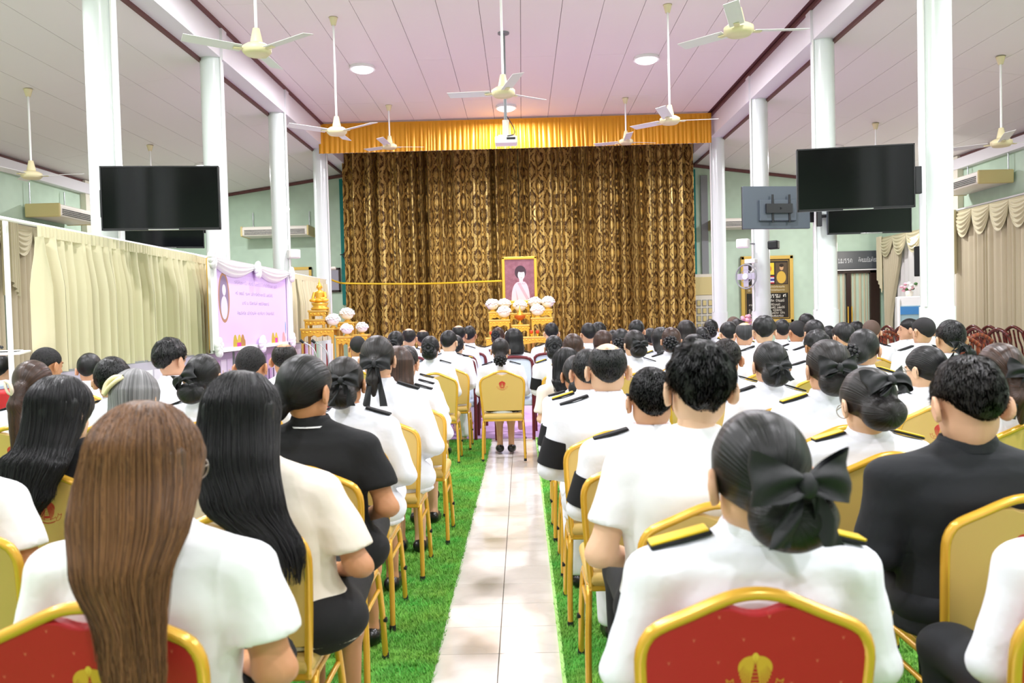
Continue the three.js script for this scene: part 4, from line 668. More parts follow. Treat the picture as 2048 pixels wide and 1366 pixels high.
const chairG = (() => {
  const out = []; // outline of the back, right half from the bottom up
  const half = [[0.186, 0.0], [0.196, 0.12], [0.205, 0.24], [0.210, 0.33], [0.207, 0.365], [0.192, 0.395], [0.165, 0.412], [0.12, 0.432], [0.075, 0.453], [0.04, 0.466], [0, 0.471]];
  const full = [...half.map(p => [p[0], p[1], 0]), ...half.slice(0, -1).reverse().map(p => [-p[0], p[1], 0])];
  const frame = new THREE.TubeGeometry(new THREE.CatmullRomCurve3(full.map(p => V(...p)), false, 'catmullrom', 0.5), 64, 0.0125, 8).scale(1, 1, 1.15);
  const sh = new THREE.Shape(), ins = 0.006, yb = 0.085;
  const inner = half.filter(p => p[1] > 0.11).map(p => [p[0] - ins, p[1] - ins * 0.8]);
  sh.moveTo(-0.172, yb); sh.lineTo(0.172, yb); sh.quadraticCurveTo(0.19, yb, 0.191, yb + 0.02);
  sh.splineThru([...inner.slice(0, -3), [0.085, 0.440]].map(p => new THREE.Vector2(...p)));
  sh.quadraticCurveTo(0.052, 0.444, 0.036, 0.436); sh.quadraticCurveTo(0, 0.419, -0.036, 0.436); sh.quadraticCurveTo(-0.052, 0.444, -0.085, 0.440);
  sh.splineThru([...inner.slice(0, -3).map(p => [-p[0], p[1]]).reverse(), [-0.191, yb + 0.02]].map(p => new THREE.Vector2(...p)));
  sh.quadraticCurveTo(-0.19, yb, -0.172, yb);
  const panel = planarUV(new THREE.ExtrudeGeometry(sh, { depth: 0.014, bevelEnabled: true, bevelSize: 0.004, bevelThickness: 0.006, bevelSegments: 3, curveSegments: 6 }).translate(0, 0, -0.012));
  const lean = g => g.clone().rotateX(LEAN).translate(...PIV);
  const pad = lean(new THREE.SphereGeometry(1, 20, 12).scale(0.168, 0.17, 0.02).translate(0, 0.26, -0.014));
  const seat = planarUV(rb(0.41, 0.06, 0.42, 0, 0.435, -0.005, 0.028, 4));
  const seatFrame = rb(0.39, 0.03, 0.39, 0, 0.40, -0.005, 0.01);
  const leg = (s, z0, z1) => { const g = new RoundedBoxGeometry(0.022, 0.40, 0.026, 2, 0.006); return g; };
  const side = s => { const x0 = s * 0.19, x1 = s * 0.205;
    return { rear: tube([[x1, 0.0, 0.205], [x1 - s * 0.004, 0.2, 0.175], [x0 + s * 0.003, 0.355, 0.15], [x0, 0.385, 0.12]], 0.0125, 18, 8), front: tube([[x1, 0.0, -0.195], [x1 - s * 0.004, 0.2, -0.165], [x0 + s * 0.003, 0.355, -0.135], [x0, 0.385, -0.105]], 0.0125, 18, 8), rail: [bar([x0, 0.385, 0.125], [x0, 0.385, -0.11], 0.0125), bar([x0 + s * 0.003, 0.30, 0.155], [x0 + s * 0.003, 0.30, -0.14], 0.009)] }; };
  const emb = new THREE.PlaneGeometry(0.115, 0.115).rotateX(0);
  const embAt = y => emb.clone().translate(0, y, 0.0085).rotateX(LEAN).translate(...PIV);
  return { frame: lean(frame), panel: lean(panel), pad, seat, seatFrame, L: side(-1), R: side(1), embRed: embAt(0.312), embYellow: embAt(0.334), cap: cyl(0.014, 0.015, 0.025, 0, 0.0125, 0, 10), bump: cyl(0.011, 0.011, 0.014, 0, 0, 0, 10).rotateZ(1.5708) };
})();
function makeChair(kind) {
  const o = new THREE.Group(), fab = kind === 'red' ? MR : M.yellowFabric; o.name = 'banquet_chair';
  part('back_frame', chairG.frame, M.frameGold, o); const b = part('backrest', chairG.panel, fab, o); part('emblem', kind === 'red' ? chairG.embRed : chairG.embYellow, kind === 'red' ? MEG : MER, b, null, kind === 'red' ? 'gold printed crest with ribbon' : 'red printed crest with ribbon'); part('back_cushion', chairG.pad, fab, b);
  part('seat', chairG.seat, fab, o); part('seat_frame', chairG.seatFrame, M.frameGold, o);
  for (const [S, s] of [[chairG.L, -1], [chairG.R, 1]]) {
    const r = part('leg', S.rear, M.frameGold, o), f = part('leg', S.front, M.frameGold, o); part('side_rail', S.rail, M.frameGold, o);
    part('foot_cap', chairG.cap, M.rubber, r, [s * 0.205, 0, 0.205]); part('foot_cap', chairG.cap, M.rubber, f, [s * 0.205, 0, -0.195]); part('stacking_bumper', chairG.bump, M.rubber, f, [s * 0.213, 0.17, -0.168]);
  }
  return o;
}
const chairProto = { yellow: makeChair('yellow'), red: makeChair('red') };
function placeChair(kind, x, z, turn, label, group, y = 0.013) {
  const c = chairProto[kind].clone(); c.name = numbered('banquet_chair'); scene.add(c); c.position.set(x, y, z); c.rotation.y = turn; c.userData = {}; tag(c, label, 'chair', group); return c;
}
// ------------------------------------------------------------------ people: distance fields meshed with surface nets
function surfaceNets(b, cell, f) {
  const nx = Math.ceil((b[3] - b[0]) / cell) + 1, ny = Math.ceil((b[4] - b[1]) / cell) + 1, nz = Math.ceil((b[5] - b[2]) / cell) + 1;
  const v = new Float32Array(nx * ny * nz); let q = 0;
  for (let k = 0; k < nz; k++) for (let j = 0; j < ny; j++) for (let i = 0; i < nx; i++) v[q++] = f(b[0] + i * cell, b[1] + j * cell, b[2] + k * cell);
  const id = new Int32Array(nx * ny * nz).fill(-1), pos = [], idx = [], at3 = (i, j, k) => i + nx * (j + ny * k);
  const C = [[0, 0, 0], [1, 0, 0], [0, 1, 0], [1, 1, 0], [0, 0, 1], [1, 0, 1], [0, 1, 1], [1, 1, 1]], E = [[0, 1], [2, 3], [4, 5], [6, 7], [0, 2], [1, 3], [4, 6], [5, 7], [0, 4], [1, 5], [2, 6], [3, 7]];
  const w = new Float32Array(8);
  for (let k = 0; k < nz - 1; k++) for (let j = 0; j < ny - 1; j++) for (let i = 0; i < nx - 1; i++) {
    let m = 0; for (let c = 0; c < 8; c++) { w[c] = v[at3(i + C[c][0], j + C[c][1], k + C[c][2])]; if (w[c] < 0) m |= 1 << c; }
    if (m === 0 || m === 255) continue;
    let x = 0, y = 0, z = 0, n = 0;
    for (const [a, c] of E) if ((w[a] < 0) !== (w[c] < 0)) { const t = w[a] / (w[a] - w[c]); x += C[a][0] + (C[c][0] - C[a][0]) * t; y += C[a][1] + (C[c][1] - C[a][1]) * t; z += C[a][2] + (C[c][2] - C[a][2]) * t; n++; }
    id[at3(i, j, k)] = pos.length / 3; pos.push(b[0] + (i + x / n) * cell, b[1] + (j + y / n) * cell, b[2] + (k + z / n) * cell);
  }
  const quad = (a, c, d, e, flip) => { if (a < 0 || c < 0 || d < 0 || e < 0) return; flip ? idx.push(a, d, c, a, e, d) : idx.push(a, c, d, a, d, e); };
  for (let k = 1; k < nz - 1; k++) for (let j = 1; j < ny - 1; j++) for (let i = 1; i < nx - 1; i++) {
    const s = v[at3(i, j, k)] < 0;
    if (s !== v[at3(i + 1, j, k)] < 0) quad(id[at3(i, j - 1, k - 1)], id[at3(i, j, k - 1)], id[at3(i, j, k)], id[at3(i, j - 1, k)], !s);
    if (s !== v[at3(i, j + 1, k)] < 0) quad(id[at3(i - 1, j, k - 1)], id[at3(i, j, k - 1)], id[at3(i, j, k)], id[at3(i - 1, j, k)], s);
    if (s !== v[at3(i, j, k + 1)] < 0) quad(id[at3(i - 1, j - 1, k)], id[at3(i, j - 1, k)], id[at3(i, j, k)], id[at3(i - 1, j, k)], !s);
  }
  const g = new THREE.BufferGeometry(); g.setAttribute('position', new THREE.Float32BufferAttribute(pos, 3)); g.setIndex(idx); g.computeVertexNormals();
  const uv = new Float32Array(pos.length / 3 * 2); for (let i = 0; i < uv.length / 2; i++) { uv[2 * i] = pos[3 * i] + 0.6 * pos[3 * i + 2]; uv[2 * i + 1] = pos[3 * i + 1] + 0.3 * pos[3 * i + 2]; }
  g.setAttribute('uv', new THREE.BufferAttribute(uv, 2)); return g;
}
const smin = (a, b, k) => { const h = Math.max(k - Math.abs(a - b), 0) / k; return Math.min(a, b) - h * h * k * 0.25; };
const smax = (a, b, k) => -smin(-a, -b, k);
function cone(a, b, ra, rb) { const ux = b[0] - a[0], uy = b[1] - a[1], uz = b[2] - a[2], L = ux * ux + uy * uy + uz * uz; return (x, y, z) => { const X = x - a[0], Y = y - a[1], Z = z - a[2], t = clamp((X * ux + Y * uy + Z * uz) / L, 0, 1); return Math.hypot(X - ux * t, Y - uy * t, Z - uz * t) - (ra + (rb - ra) * t); }; }
function ell(c, r) { return (x, y, z) => { const X = (x - c[0]) / r[0], Y = (y - c[1]) / r[1], Z = (z - c[2]) / r[2], k = Math.hypot(X, Y, Z), m = Math.hypot(X / r[0], Y / r[1], Z / r[2]); return m < 1e-6 ? -Math.min(...r) : k * (k - 1) / m; }; }
function loftAt(T, y) { let i = 0; while (i < T.length - 2 && T[i + 1][0] < y) i++; const A = T[i], B = T[i + 1], t = clamp((y - A[0]) / (B[0] - A[0]), 0, 1), s = t * t * (3 - 2 * t) * 0.5 + t * 0.5; return A.map((q, n) => q + (B[n] - q) * s); }
// T rows: [y, half width, half depth, z, x]
function loft(T) { const y0 = T[0][0], y1 = T[T.length - 1][0]; return (x, y, z) => { const [, a, b, zc, xc = 0] = loftAt(T, y), k = Math.hypot((x - xc) / a, (z - zc) / b), d = (k - 1) * Math.min(a, b) * (k > 1 ? 1 : 1), e = Math.max(y0 - y, y - y1); return e > 0 ? Math.hypot(Math.max(d, 0), e) : Math.max(d, e); }; }
const join = (list, k) => (x, y, z) => { let d = 1e9; for (const f of list) { const e = f(x, y, z); d = d > 1e8 ? e : smin(d, e, k); } return d; };
const cache = {}; const memo = (key, fn) => cache[key] ??= fn();
// ---- canonical seated figure: seat at y .46, head centre at y 1.19, facing -z
const TORSO = {
  m: [[0.42, 0.190, 0.150, -0.01], [0.55, 0.182, 0.136, 0], [0.68, 0.170, 0.120, 0], [0.80, 0.183, 0.124, 0], [0.90, 0.198, 0.126, 0], [0.985, 0.185, 0.106, 0], [1.03, 0.140, 0.086, 0], [1.055, 0.088, 0.070, -0.002], [1.085, 0.066, 0.063, -0.008]],
  f: [[0.42, 0.190, 0.150, -0.01], [0.55, 0.172, 0.132, 0], [0.68, 0.140, 0.108, 0], [0.80, 0.156, 0.116, 0], [0.90, 0.170, 0.118, 0], [0.985, 0.160, 0.098, 0], [1.03, 0.122, 0.080, 0], [1.055, 0.080, 0.066, -0.002], [1.085, 0.060, 0.058, -0.008]] };
const ARM = { m: { s: [0.188, 0.965, 0], e: [0.245, 0.71, 0.01], w: [0.10, 0.605, -0.24] }, f: { s: [0.165, 0.965, 0], e: [0.215, 0.71, 0.01], w: [0.085, 0.605, -0.235] } };
const mir = (p, s) => [p[0] * s, p[1], p[2]];
const LEG = { hip: [0.085, 0.53, 0.0], knee: [0.105, 0.515, -0.43], ankle: [0.10, 0.09, -0.40] };
function bodyField(sex) {
  const T = TORSO[sex].map(r => [r[0], r[1] - 0.014, r[2] - 0.014, r[3]]), A = ARM[sex], l = [loft([[0.475, ...loftAt(T, 0.475).slice(1)], ...T.slice(1, 8)]), cone([0, 1.14, -0.002], [0, 1.0, 0], 0.05, 0.058)], q = sex === 'm' ? 1 : 0.88, n = sex === 'm' ? 1 : 0.58;
  for (const s of [-1, 1]) l.push(cone(mir(A.s, s), mir(A.e, s), 0.047 * q, 0.040 * q), cone(mir(A.e, s), mir(A.w, s), 0.041 * q, 0.027 * q)); for (const s of [-n, n]) l.push(cone(mir(LEG.hip, s), mir(LEG.knee, s), 0.078, 0.052), cone(mir(LEG.knee, s), [0.104 * s, 0.33, -0.40], 0.05, 0.046 * q), cone([0.104 * s, 0.33, -0.40], mir(LEG.ankle, s), 0.046 * q, 0.031), cone([0.1 * s, 0.055, -0.39], [0.108 * s, 0.04, -0.5], 0.03, 0.024));
  return join(l, 0.03);
}
function folds(amp, sd) { return (x, y, z) => amp * (noise3(x * 9 + sd + y * 3, y * 5, z * 9) + 0.5 * noise3(x * 4 + y * 15, y * 9 + sd, z * 14) - 0.75); }
function topField(sex, kind, sd) {
  const A = ARM[sex], l = [loft(TORSO[sex])], fo = folds(kind === 'uniform' ? 0.008 : 0.012, sd), short = kind === 'tee' || kind === 'polo' || kind === 'blouse';
  const arms = [];
  for (const s of [-1, 1]) {
    l.push(cone([0.09 * s, 1.0, 0], [A.s[0] * 0.96 * s, 0.968, 0], 0.052, 0.056));
    const e = mir(A.e, s), w = mir(A.w, s), S = mir(A.s, s);
    if (short) { const t = kind === 'blouse' ? 0.74 : 0.62, m = S.map((c, i) => c + (e[i] - c) * t); arms.push(cone(S, m, 0.060, 0.066)); }
    else { l.push(cone(S, e, 0.060, 0.053)); arms.push(cone(e, w, 0.052, 0.041)); }
  }
  const base = join(l, 0.035), ar = arms.length ? arms : null;
  const hem = kind === 'blouse' || short ? 0.47 : 0.45;
  const cutArm = short ? [-1, 1].map(s => { const S = mir(A.s, s), e = mir(A.e, s), t = kind === 'blouse' ? 0.74 : 0.62, m = S.map((c, i) => c + (e[i] - c) * t), L = Math.hypot(e[0] - S[0], e[1] - S[1], e[2] - S[2]), n = e.map((c, i) => (c - S[i]) / L); return (x, y, z) => (x - m[0]) * n[0] + (y - m[1]) * n[1] + (z - m[2]) * n[2] - 0.01; }) : null;
  return (x, y, z) => {
    let d = base(x, y, z); if (ar) { for (let i = 0; i < ar.length; i++) { let a = ar[i](x, y, z); if (cutArm) a = Math.max(a, cutArm[i](x, y, z)); d = smin(d, a, 0.025); } }
    d += Math.abs(d) < 0.05 ? fo(x, y, z) : 0; return Math.max(d, hem - y);
  };
}
function bottomField(kind) {
  const l = [ell([0, 0.54, 0.0], [0.195, 0.11, 0.15])];
  if (kind === 'skirt') { for (const s of [-1, 1]) l.push(cone([0.075 * s, 0.53, 0], [0.055 * s, 0.52, -0.44], 0.098, 0.084)); const f = join(l, 0.07); return (x, y, z) => Math.max(f(x, y, z), -(z + 0.47), 0.415 - y + Math.max(0, -z - 0.3) * 0.2) ; }
  for (const s of [-1, 1]) l.push(cone(mir(LEG.hip, s), mir(LEG.knee, s), 0.094, 0.074), cone(mir(LEG.knee, s), [0.104 * s, 0.1, -0.40], 0.072, 0.062));
  const f = join(l, 0.03); return (x, y, z) => Math.max(f(x, y, z), 0.07 - y);
}
const shoeField = n => { const l = []; for (const s of [-n, n]) l.push(cone([0.1 * s, 0.045, -0.375], [0.108 * s, 0.035, -0.45], 0.042, 0.040), cone([0.108 * s, 0.035, -0.45], [0.115 * s, 0.026, -0.56], 0.040, 0.026)); const f = join(l, 0.02); return (x, y, z) => Math.max(f(x, y, z), -y, y - 0.085); };
// head, local to its centre
const headField = (() => {
  const l = [ell([0, 0.030, 0.012], [0.075, 0.086, 0.094]), ell([0, -0.038, -0.020], [0.058, 0.072, 0.068]), ell([0, -0.09, -0.058], [0.026, 0.022, 0.026]), cone([-0.036, -0.045, -0.008], [0.036, -0.045, -0.008], 0.026, 0.026)];
  const base = join(l, 0.03), nose = cone([0, 0.018, -0.086], [0, -0.026, -0.103], 0.008, 0.013), lip = ell([0, -0.058, -0.085], [0.024, 0.010, 0.010]), brow = ell([0, 0.028, -0.078], [0.05, 0.012, 0.014]);
  return (x, y, z) => {
    let d = smin(base(x, y, z), nose(x, y, z), 0.014); d = smin(d, lip(x, y, z), 0.008); d = smin(d, brow(x, y, z), 0.012);
    const ax = Math.abs(x); d = smax(d, -(Math.hypot(ax - 0.031, y - 0.006, z + 0.096) - 0.018), 0.012); d = smin(d, Math.hypot(ax - 0.031, y - 0.006, z + 0.070) - 0.014, 0.004);
    // ear: a bent shell
    const ex = ax - 0.081 - 0.42 * Math.max(0, z - 0.005), ey = (y + 0.008) / 1.45, ez = z - 0.012, r = Math.hypot(ey, ez); const ear = Math.hypot(Math.max(0, Math.abs(ex) - 0.003), Math.max(0, r - 0.018)) - 0.004; const rim = Math.hypot(ex - 0.004, r - 0.019) - 0.0045;
    d = smin(d, Math.min(ear, rim), 0.007); return d;
  };
})();
const handG = hi => memo('hand' + hi, () => {
  const l = [ell([0, 0, -0.045], [0.040, 0.016, 0.045])]; // palm down, fingers to -z
  const F0 = [[-0.028, 0.066], [-0.009, 0.074], [0.010, 0.069], [0.028, 0.054]];
  const f = []; F0.forEach(([x, L]) => { const a = [x, 0.002, -0.075], b = [x * 1.08, -0.004, -0.075 - L * 0.5], c = [x * 1.1, -0.022, -0.075 - L * 0.85]; f.push(cone(a, b, 0.0095, 0.0085), cone(b, c, 0.0085, 0.0075)); });
  f.push(cone([-0.028, -0.004, -0.03], [-0.052, -0.010, -0.06], 0.012, 0.0095), cone([-0.052, -0.010, -0.06], [-0.05, -0.014, -0.088], 0.0095, 0.008));
  const palm = join([...l, cone([0, 0, 0.02], [0, 0, -0.03], 0.026, 0.03)], 0.015), F1 = (x, y, z) => { let d = 1e9; for (const q of f) d = Math.min(d, q(x, y, z)); return d; };
  return surfaceNets([-0.075, -0.05, -0.17, 0.06, 0.045, 0.05], hi ? 0.0045 : 0.009, (x, y, z) => smin(palm(x, y, z), F1(x, y, z), 0.006));
});
const headG = res => memo('head' + res, () => surfaceNets([-0.105, -0.13, -0.13, 0.105, 0.135, 0.12], res, headField));
// ---- hair
const CAPS = { short: [0.083, 0.099, 0.103], fluffy: [0.091, 0.106, 0.107], crew: [0.0795, 0.093, 0.0995], bald: [0.081, 0.094, 0.102], bun: [0.085, 0.098, 0.106], low: [0.085, 0.098, 0.106], pony: [0.086, 0.100, 0.108], bob: [0.094, 0.103, 0.108], long: [0.095, 0.104, 0.110] };
function longTable(len, drift, wide) { return [[-len, 0.035 * wide, 0.016, 0.125, drift], [-len * 0.82, 0.075 * wide, 0.03, 0.12, drift * 0.8], [-len * 0.5, 0.098 * wide, 0.045, 0.105, drift * 0.4], [-0.12, 0.100, 0.06, 0.072, 0], [-0.03, 0.096, 0.085, 0.035, 0], [0.04, 0.093, 0.098, 0.018, 0]]; }
const BOB = [[-0.155, 0.088, 0.062, 0.055], [-0.10, 0.100, 0.078, 0.042], [-0.02, 0.097, 0.092, 0.025], [0.04, 0.092, 0.098, 0.018]];
function hairField(st, o) {
  const r = CAPS[st], cap = ell([0, 0.030, 0.014], r), nz = st === 'fluffy' ? 0.016 : st === 'crew' || st === 'bald' ? 0.002 : st === 'short' ? 0.007 : 0.004;
  const woman = ['bun', 'low', 'pony', 'bob', 'long'].includes(st);
  const nape = woman ? -0.092 : -0.068, slope = (0.062 - nape) / 0.175;
  const extra = [];
  if (st === 'bun') extra.push(ell([(o.bx ?? 0) * 0.8, o.by ?? -0.052, 0.092], [o.br ?? 0.072, 0.058, 0.056]));
  if (st === 'low') extra.push(ell([0, -0.075, 0.10], [0.058, 0.056, 0.045]));
  if (st === 'pony') extra.push(cone([0, -0.02, 0.12], [o.bx ?? 0, -0.11, 0.135], 0.03, 0.036), cone([o.bx ?? 0, -0.11, 0.135], [(o.bx ?? 0) * 1.5, -(o.len ?? 0.26), 0.125], 0.036, 0.012));
  const ex = extra.length ? join(extra, 0.015) : null, lo = st === 'long' ? loft(o.table) : st === 'bob' ? loft(BOB) : null;
  const bald = st === 'bald' ? ell([0, 0.125, 0.035], [0.055, 0.05, 0.075]) : null;
  return (x, y, z) => {
    let d = woman ? cap(x, y, z) : cap(x * (1 + 2.6 * Math.max(0, -y)), y, z * (1 + 0.9 * Math.max(0, -y - 0.02)));
    let keep = 0.060 - slope * (z + 0.085) - y; if (!woman) { keep = Math.max(keep, -0.9); const ear = 0.026 - Math.hypot((y + 0.012) * 0.8, z - 0.005); if (Math.abs(x) > 0.06) keep = Math.max(keep, ear); if (z > 0) keep += 0.042 * Math.min(1.3, x * x / 0.0042) * sstep(0.03, -0.04, y) ; }
    d = smax(d, keep * 0.8, 0.006);
    if (lo) { let q = lo(x, y, z); q = smax(q, -(z + 0.045 - 0.03 * sstep(0.02, -0.1, y)) , 0.008); d = smin(d, q, 0.02); }
    if (ex) d = smin(d, ex(x, y, z), st === 'pony' ? 0.02 : 0.022);
    if (bald) d = smax(d, -bald(x, y, z) * 0.9, 0.012);
    if (Math.abs(d) < 0.03) { const a = Math.atan2(x, z + 0.02); if (st === 'long' || st === 'bob') d += 0.006 * (noise3(a * 6 + 3, y * 3, 1.5) - 0.5) + 0.003 * (noise3(a * 17, y * 4, 4) - 0.5); d += nz * (noise3(x * 38 + 5, y * 30, z * 38 + (o.sd ?? 0)) - 0.5); }
    return d;
  };
}
function hairUV(g, st) {
  const p = g.attributes.position, uv = new Float32Array(p.count * 2), tied = ['bun', 'low', 'pony'].includes(st);
  for (let i = 0; i < p.count; i++) { const x = p.getX(i), y = p.getY(i), z = p.getZ(i);
    if (tied) { const Y = y + 0.045, Z = z - 0.12, up = Y * 0.94 + Z * 0.34, along = -Y * 0.34 + Z * 0.94; uv[2 * i] = Math.atan2(x, up + (z > 0.1 ? 0.0 : 0)) / 6.2832 * 1.2; uv[2 * i + 1] = along * 3; }
    else { uv[2 * i] = Math.atan2(x, z + 0.015) / 6.2832 * 1.3; uv[2 * i + 1] = y * 2.5; } }
  g.setAttribute('uv', new THREE.BufferAttribute(uv, 2)); return g;
}
function hairBounds(st, o) { const L = st === 'long' ? o.len + 0.03 : st === 'bob' ? 0.19 : st === 'pony' ? (o.len ?? 0.26) + 0.04 : 0.155; const wx = st === 'long' ? 0.19 + Math.abs(o.drift ?? 0) : 0.125; return [-wx, -L, -0.125, wx, 0.155, 0.195]; }
const hairG = (st, o, cell) => { const key = 'hair' + st + JSON.stringify(o) + cell; return memo(key, () => { if (st === 'long') o.table ??= longTable(o.len, o.drift ?? 0, o.wide ?? 1); return hairUV(surfaceNets(hairBounds(st, o), cell, hairField(st, o)), st); }); };
function strands(o, n, sd) { // separate locks lying over long hair
  seed = sd; const T = o.table ?? longTable(o.len, o.drift ?? 0, o.wide ?? 1), l = [];
  for (let i = 0; i < n; i++) {
    const ph = rr(-1.75, 1.75), off = rr(0.0008, 0.005), end = -o.len * rr(0.8, 1.12), wob = rr(-0.012, 0.012), ph2 = rr(0, 6), pts = [], lo = loft(T);
    const yTop = rr(0.06, 0.128);
    for (let k = 0; k <= 12; k++) { const y = yTop + (end - yTop) * (k / 12); let x, z;
      if (y > -0.02) { const q = Math.sqrt(Math.max(0.02, 1 - ((y - 0.03) / 0.106) ** 2)); x = (0.0965 + off) * q * Math.sin(ph); z = 0.014 + (0.111 + off) * q * Math.cos(ph); const [, a, b, zc, xc] = loftAt(T, y), x2 = xc + (a + off) * Math.sin(ph), z2 = zc + (b + off) * Math.cos(ph), t = sstep(0.06, -0.02, y); x += (x2 - x) * t; z += (z2 - z) * t; }
      else { const [, a, b, zc, xc] = loftAt(T, Math.max(y, -o.len)), t = sstep(-0.1, end, y), sp = 1 + 0.5 * sstep(-o.len * 0.75, -o.len, y); x = xc + (a * sp + off) * Math.sin(ph) + wob * t * Math.sin(ph2 + 9 * y); z = zc + (b * sp + off) * Math.cos(ph) + 0.006 * t * Math.cos(ph2 + 7 * y); }
      pts.push(V(x, y, z)); }
    l.push(new THREE.TubeGeometry(new THREE.CatmullRomCurve3(pts), 20, rr(0.0003, 0.0008), 3));
  }
  return merge(l);
}
function fuzz(st, o, n, k, sd) { // single short hairs over a short cut, thinning at the nape
  seed = sd * 7919 + 13; const pos = [], nor = [], r = CAPS[st], f = hairField(st, o), e = 0.002;
  for (let i = 0, tries = 0; i < n && tries < n * 6; tries++) {
    const u = rr(-1, 1), a = rr(0, 6.2832), q = Math.sqrt(1 - u * u); let p = [r[0] * q * Math.sin(a), 0.03 + r[1] * u, 0.014 + r[2] * q * Math.cos(a)];
    const d = f(...p); if (Math.abs(d) > 0.012) { continue; }
    const N = V(f(p[0] + e, p[1], p[2]) - f(p[0] - e, p[1], p[2]), f(p[0], p[1] + e, p[2]) - f(p[0], p[1] - e, p[2]), f(p[0], p[1], p[2] + e) - f(p[0], p[1], p[2] - e)).normalize(); if (Math.abs(d) <= 0.012) p = p.map((c, j) => c - [N.x, N.y, N.z][j] * d);
    const C = V(0.012, 0.128, 0.04), T = V(...p).sub(C); T.addScaledVector(N, -T.dot(N)).normalize(); T.x += rr(-0.16, 0.16); T.y += rr(-0.12, 0.08); T.z += rr(-0.14, 0.14); T.normalize();
    const L = rr(0.007, 0.016) * k * (p[1] < -0.03 ? 0.45 : 1), w = rr(0.0003, 0.0007), S = V().crossVectors(T, N).normalize(), P0 = V(...p).addScaledVector(N, -0.001), P1 = V(...p).addScaledVector(T, L * 0.5).addScaledVector(N, L * 0.1), P2 = V(...p).addScaledVector(T, L).addScaledVector(N, L * 0.03);
    const A = P0.clone().addScaledVector(S, w), B = P0.clone().addScaledVector(S, -w), D = P1.clone().addScaledVector(S, w * 0.8), E = P1.clone().addScaledVector(S, -w * 0.8);
    for (const t of [A, B, D, B, E, D, D, E, P2]) { pos.push(t.x, t.y, t.z); nor.push(N.x, N.y, N.z); } i++;
  }
  const g = new THREE.BufferGeometry(); g.setAttribute('position', new THREE.Float32BufferAttribute(pos, 3)); g.setAttribute('normal', new THREE.Float32BufferAttribute(nor, 3));
  const uv = new Float32Array(pos.length / 3 * 2); for (let i = 0; i < uv.length; i += 18) { const c = rnd(); for (let j = 0; j < 18; j += 2) uv[i + j] = c; } g.setAttribute('uv', new THREE.BufferAttribute(uv, 2)); return g;
}
// ---- hair ornaments
const bowG = (s, tail) => memo('bow' + s + tail, () => {
  const l = [];
  for (const d of [-1, 1]) { const L = 0.085 * s;
    l.push(sheet(28, 8, (u, v) => { const t = u * 6.2832, x = L * (1 - Math.cos(t)) / 2, q = x / L, hgt = (0.012 + 0.034 * Math.pow(q, 0.8)) * s; return [d * x, (v - 0.5) * 2 * hgt + 0.014 * s * q, 0.022 * s * Math.sin(t) * (0.4 + q * 0.6) + 0.006 * Math.sin(v * 9 + q * 5) + 0.012 - 0.25 * q * q * L]; }));
    if (tail) l.push(sheet(6, 16, (u, v) => [d * (0.012 + 0.035 * v * s) + (u - 0.5) * 0.034 * s * (0.6 + 0.6 * v), -0.008 - tail * v, 0.012 + 0.006 * Math.sin(u * 5 + v * 7) - 0.012 * v]));
  }
  l.push(sph(0.017 * s, 0, 0, 0.016, 1, 1.25, 0.8, 12)); return merge(l);
});
const netG = memo('net', () => { const l = []; for (let i = 0; i < 26; i++) { const t = i * 2.39996, c = 1 - (i + 0.5) / 26, s = Math.sqrt(1 - c * c); l.push(new THREE.IcosahedronGeometry(0.014, 1).translate(0.058 * s * Math.cos(t), 0.056 * s * Math.sin(t), 0.045 * c)); } l.push(sph(0.05, 0, 0, 0, 1.05, 1, 0.8, 16)); return merge(l); });
const sequinG = memo('seq', () => { const l = []; let k = 7; for (let i = 0; i < 70; i++) { const t = i * 2.39996, c = 1 - (i + 0.5) / 70, s = Math.sqrt(1 - c * c); l.push(new THREE.CircleGeometry(0.006, 6).rotateX(hash(i, 1, k) - 0.5).rotateY(hash(i, 2, k) - 0.5).translate(0.062 * s * Math.cos(t), 0.06 * s * Math.sin(t), 0.054 * c)); } return merge(l); });
const flowerG = memo('flw', () => { const l = []; for (let r = 0; r < 3; r++) for (let i = 0; i < 6; i++) { const a = i * 1.047 + r * 0.5, R = 0.018 + 0.014 * r; l.push(sheet(6, 6, (u, v) => { const w = Math.sin(3.1416 * v) * 0.018, X = R * 0.5 + v * 0.026; return [Math.cos(a) * X - Math.sin(a) * (u - 0.5) * 2 * w, Math.sin(a) * X + Math.cos(a) * (u - 0.5) * 2 * w, 0.03 - 0.012 * r + 0.012 * Math.sin(3 * v) + 0.01 * Math.abs(u - 0.5)]; })); } l.push(sph(0.014, 0, 0, 0.03)); return merge(l); });
const clawG = memo('claw', () => merge([tube([[-0.05, -0.014, 0], [-0.02, 0.012, 0.012], [0.02, 0.014, 0.014], [0.05, 0.0, 0]], 0.012, 20, 8), tube([[-0.05, -0.014, 0], [-0.01, -0.016, 0.014], [0.03, -0.012, 0.014], [0.05, 0, 0]], 0.009, 20, 8)]));
const glassesG = memo('gls', () => merge([new THREE.TorusGeometry(0.024, 0.0016, 6, 26).translate(-0.031, 0.004, -0.108), new THREE.TorusGeometry(0.024, 0.0016, 6, 26).translate(0.031, 0.004, -0.108), bar([-0.008, 0.008, -0.11], [0.008, 0.008, -0.11], 0.0014), bar([-0.056, 0.008, -0.106], [-0.084, 0.006, 0.01], 0.0018), bar([0.056, 0.008, -0.106], [0.084, 0.006, 0.01], 0.0018)]));
